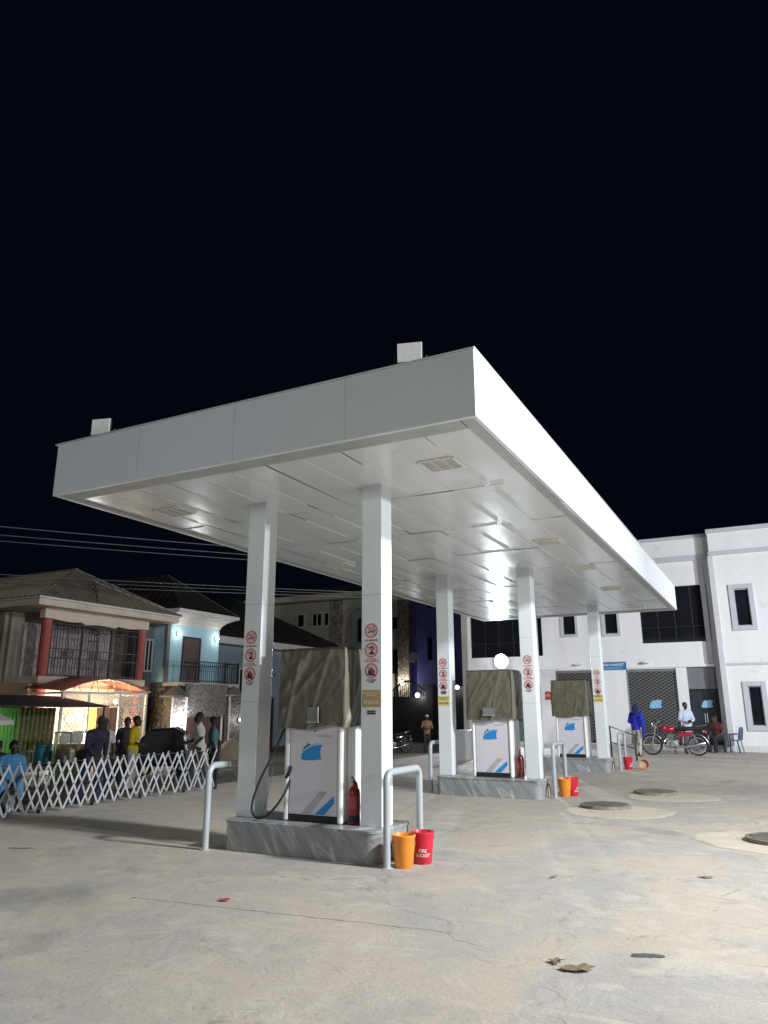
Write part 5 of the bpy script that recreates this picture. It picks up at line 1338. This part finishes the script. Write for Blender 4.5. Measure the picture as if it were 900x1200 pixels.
# ---- people and goods along the street, beyond the barrier
SL = lambda x: -.40 if x < -19 else (-.33 - .07 * (-14 - x) / 5 if x < -14 else -.28 - .05 * (-12.4 - x) / 1.6 if x < -12.4 else -.16 - .12 * (-11.5 - x) / .9 if x < -11.5 else -.08)
LB = CL('light_blue', (.10, .34, .62)); CAMO = mat('camouflage_cloth', (.036, .030, .062), .85, 0, .9, 13); WHT = CL('white', (.70, .69, .66)); YEL = CL('yellow', (.66, .48, .02)); TEAL = CL('teal', (.10, .20, .24)); DGR = CL('dark_grey', (.04, .04, .045)); TANC = CL('tan', (.32, .20, .09))
person('seated man in a light blue kaftan at the left picture edge', (-13.6, 10.2, SL(-13.6)), R(60), LB, LB, 'sit', ('lap', 'lap'), lean=10, sleeve=1.3, hem=.12)
plastic_chair((-13.62, 10.22, SL(-13.6)), R(60), mat('white_plastic', (.66, .62, .52), .45, 0, .1, 5), 'white plastic chair carrying the man in light blue')
person('person in dark purple camouflage clothes and cap bending behind the barrier', (-12.2, 10.95, SL(-12.2)), R(75), CAMO, CAMO, 'walk', ('reach', 'down'), lean=22, sleeve=1.7, hem=.08, cap=DGR)
person('person in a white shirt half hidden behind the camouflage-clad person', (-14.0, 12.85, SL(-14)), R(60), WHT, DGR, 'stand', ('down', 'down'), sleeve=.7, s=.97)
person('person in a bright yellow top before the right porch lattice', (-14.1, 13.85, SL(-14.1)), R(118), YEL, KHAKI, 'stand', ('front', 'back'), lean=6, sleeve=1.2)
person('person in dark clothes and striped shirt left of the yellow top', (-14.9, 14.40, SL(-14.9)), R(40), CL('striped_dark', (.07, .06, .09)), DGR, 'stand', ('down', 'front'), s=.98, cap=DGR)
person('man in a white T-shirt and dark jeans walking past the stone gate', (-12.15, 14.03, SL(-12.15)), R(-58), WHT, JEANS, 'walk', ('front', 'back'), lean=4, sleeve=.75, hem=.10)
person('person in a teal shirt behind the walking man in white', (-12.35, 14.75, SL(-12.35)), R(140), TEAL, BLACKC, 'stand', ('down', 'down'), sleeve=.8, s=.95)
person('dark figure sitting low at the left picture edge behind the seated man', (-14.9, 10.85, SL(-14.9)), R(40), DGR, BLACKC, 'sit', ('lap', 'lap'), lean=15)
bn = thing('bench', 'low dark bench under the dark figure at the left edge', 'bench', (-14.9, 10.9, SL(-14.9)))
MB().bx(-.3, .5, -.16, .16, .36, .40).build('seat', DARKM, bn)
for sx in (-.25, .45): MB().bx(sx - .03, sx + .03, -.14, .14, 0, .36).build('leg', DARKM, bn)
person('person in a tan top and pale cap in the dark far street', (-13.9, 31.0, -.33), R(20), TANC, DGR, 'stand', ('front', 'front'), sleeve=1.2, cap=WHT, s=.92)
motorcycle((-15.2, 30.2, -.345), R(62), 'dark motorcycle standing in the unlit far street', mat('black_paint', (.015, .015, .02), .25, .1, .1, 4, coat=.4))
motorcycle((-17.2, 32.6, -.375), R(100), 'dark motorcycle deeper in the far street, by the arched gate', MATS['black_paint'])
PC = MATS['white_plastic']
plastic_chair((-17.6, 13.62, SL(-17.6)), R(50), PC, 'cream plastic chair left of two behind the seated man', 'two cream plastic chairs before the stall')
plastic_chair((-17.3, 13.98, SL(-17.3)), R(65), PC, 'cream plastic chair beside the teal bucket', 'two cream plastic chairs before the stall')
# food table with pots and a bucket
tbz = SL(-16.2)
tbl = thing('food_table', 'low dark trading table with pots behind the barrier', 'table', (-16.2, 13.65, tbz))
MB().box((0, 0, .60), (.7, 2.3, .04), rz=R(-38)).build('tabletop', BRDOOR, tbl, bevel=.006)
for sx in (-1, 1):
    for sy in (-1, 1):
        q = Matrix.Rotation(R(-38), 3, 'Z') @ Vector((sx * .28, sy * 1.05, 0)); MB().bar((q.x, q.y, .58), (q.x, q.y, 0), .05, .05).build('leg', BRDOOR, tbl)
def on_table(u, v): q = Matrix.Rotation(R(-38), 3, 'Z') @ Vector((u, v, 0)); return (-16.2 + q.x, 13.65 + q.y, tbz + .621)
def pot(name, label, cat, loc, prof, m, lid=None, handle=True):
    t = thing(name, label, cat, loc); MB().lathe(prof, n=28).build('body', m, t, smooth=40)
    r, z = max(p[0] for p in prof), max(p[1] for p in prof)
    if lid: MB().lathe([(0, z + .002), (r * .98, z + .002), (r * .98, z + .03), (r * .6, z + .06), (0, z + .07)], n=28).build('lid', lid, t, smooth=40)
    if handle: MB().tube([(-r, 0, z * .8), (-r * 1.1, 0, z * 1.15), (0, 0, z * 1.55), (r * 1.1, 0, z * 1.15), (r, 0, z * .8)], .008, 6).build('handle', DARKM, t)
    return t
TEALP = mat('teal_plastic', (.03, .22, .26), .4, 0, .1, 5); CREAMP = mat('cream_plastic', (.62, .56, .38), .45, 0, .1, 5)
pot('water_drum', 'teal plastic drum on the trading table', 'drum', on_table(0, -.50), [(0, 0), (.19, 0), (.21, .02), (.22, .36), (.20, .40), (.19, .42)], TEALP, TEALP)
pot('food_cooler', 'cream round food cooler beside the teal drum', 'cooler', on_table(0, .0), [(0, 0), (.20, 0), (.22, .02), (.23, .26), (.22, .30)], CREAMP, CREAMP, False)
pot('cooking_pot', 'black cooking pot right of the cream cooler', 'pot', on_table(.05, .46), [(0, 0), (.17, 0), (.20, .04), (.20, .24), (.21, .25)], BLACK, BLACK)
tbx = thing('food_warmer', 'pale lit glass food box before the porch lattice', 'food box', (-18.2, 15.55, -.39))
MB().bx(-.35, .35, -.35, .35, 0, .75).build('cabinet', mat('tan_cabinet', (.34, .27, .18), .6, 0, .2, 4), tbx); 
b = MB()
for sx in (-1, 1):
    for sy in (-1, 1): b.bx(sx * .33 - .02, sx * .33 + .02, sy * .33 - .02, sy * .33 + .02, .752, 1.3)
b.bx(-.36, .36, -.36, .36, 1.3, 1.34); b.build('frame', WHITEM, tbx); MB().bx(-.30, .30, -.30, .30, .76, 1.0).build('tray', mat('bread_tan', (.55, .42, .22), .7, 0, .3, 12), tbx, bevel=.04)
fn_ = thing('standing_fan', 'pale twin-head fan behind the porch lattice', 'fan', (-19.9, 16.95, -.4))
MB().cyl((0, 0, 0), (0, 0, 1.0), .025, n=10).build('pole', DARKM, fn_)
for sy in (-1, 1): MB().lathe([(0, .05), (.10, .06), (.20, .03), (.21, .0), (.20, -.03), (.10, -.06), (0, -.05)], (0, sy * .23, 1.08), 24, 'X').build('fan_head', EAVEW, fn_, smooth=40)
bd = thing('menu_board', 'pale pink notice board leaning beside the porch door', 'board', (-15.2, 14.30, SL(-15.2)), R(46))
MB().box((0, 0, .62), (.62, .03, .95), rx=R(-7)).build('panel', mat('pink_board', (.62, .46, .46), .5, 0, .08, 3), bd, bevel=.006)
for sx in (-.26, .26): MB().bar((sx, -.02, .2), (sx, -.09, 0), .03, .03).build('leg', WHITEM, bd); MB().bar((sx, .03, .6), (sx, .40, 0), .03, .03).build('leg', WHITEM, bd)
# parasol cut by the left picture edge
um = thing('market_parasol', 'white parasol cut off by the left picture edge', 'parasol', (-13.55, 8.95, SL(-13.5)))
MB().cyl((0, 0, 0), (0, 0, 1.95), .022, n=10).build('pole', DARKM, um)
b = MB(); b.lathe([(.95, 1.62), (.92, 1.70), (.6, 1.86), (.25, 1.96), (0, 1.98)], n=8); o = b.build('canopy', mat('white_canvas', (.62, .61, .58), .8, 0, .08, 4), um); o.modifiers.new('t', 'SOLIDIFY').thickness = .006
# tyre lying against the barrier, and a covered tricycle by the gate
ty = thing('old_tyre', 'black tyre standing behind the left part of the barrier', 'tyre', (-11.9, 8.95, SL(-11.9) + .24), R(20))
MB().lathe([(.14, -.06), (.20, -.08), (.24, -.05), (.24, .05), (.20, .08), (.14, .06), (.14, -.06)], (0, 0, 0), 32, 'X').build('tread', BLACK, ty, smooth=40); MB().lathe([(.05, -.03), (.14, -.04), (.14, .04), (.05, .03), (.05, -.03)], (0, 0, 0), 24, 'X').build('rim', STEEL, ty, smooth=40)
kc = thing('parked_tricycle', 'black parked tricycle cab with rounded roof left of the white-shirted man', 'tricycle', (-16.6, 17.7, -.37), R(35))
b = MB(); pr_ = [(-.85, .30), (-.88, .66), (-.70, 1.10), (-.42, 1.36), (.25, 1.40), (.58, 1.22), (.68, .75), (.68, .30)]
b.prism(pr_, lambda u, v, q: (u, -.58 + q, v), 1.16); b.build('body', mat('black_body', (.012, .012, .014), .3, .1, .1, 3, coat=.3), kc, bevel=.06)
MB().box((-.815, 0, .88), (.02, .86, .40), ry=R(18)).build('windscreen', GLASSD, kc)
for (x, y) in ((-.62, 0), (.42, -.5), (.42, .5)): MB().lathe([(.10, -.05), (.18, -.06), (.21, -.03), (.21, .03), (.18, .06), (.10, .05), (.10, -.05)], (x, y, .21), 24, 'Y').build('wheel', BLACK, kc, smooth=40)
for y in (-.4, .4): MB().ball((-.87, y, .55), .07, (.5, 1, 1), 2).build('headlight', LAMPOFF, kc)
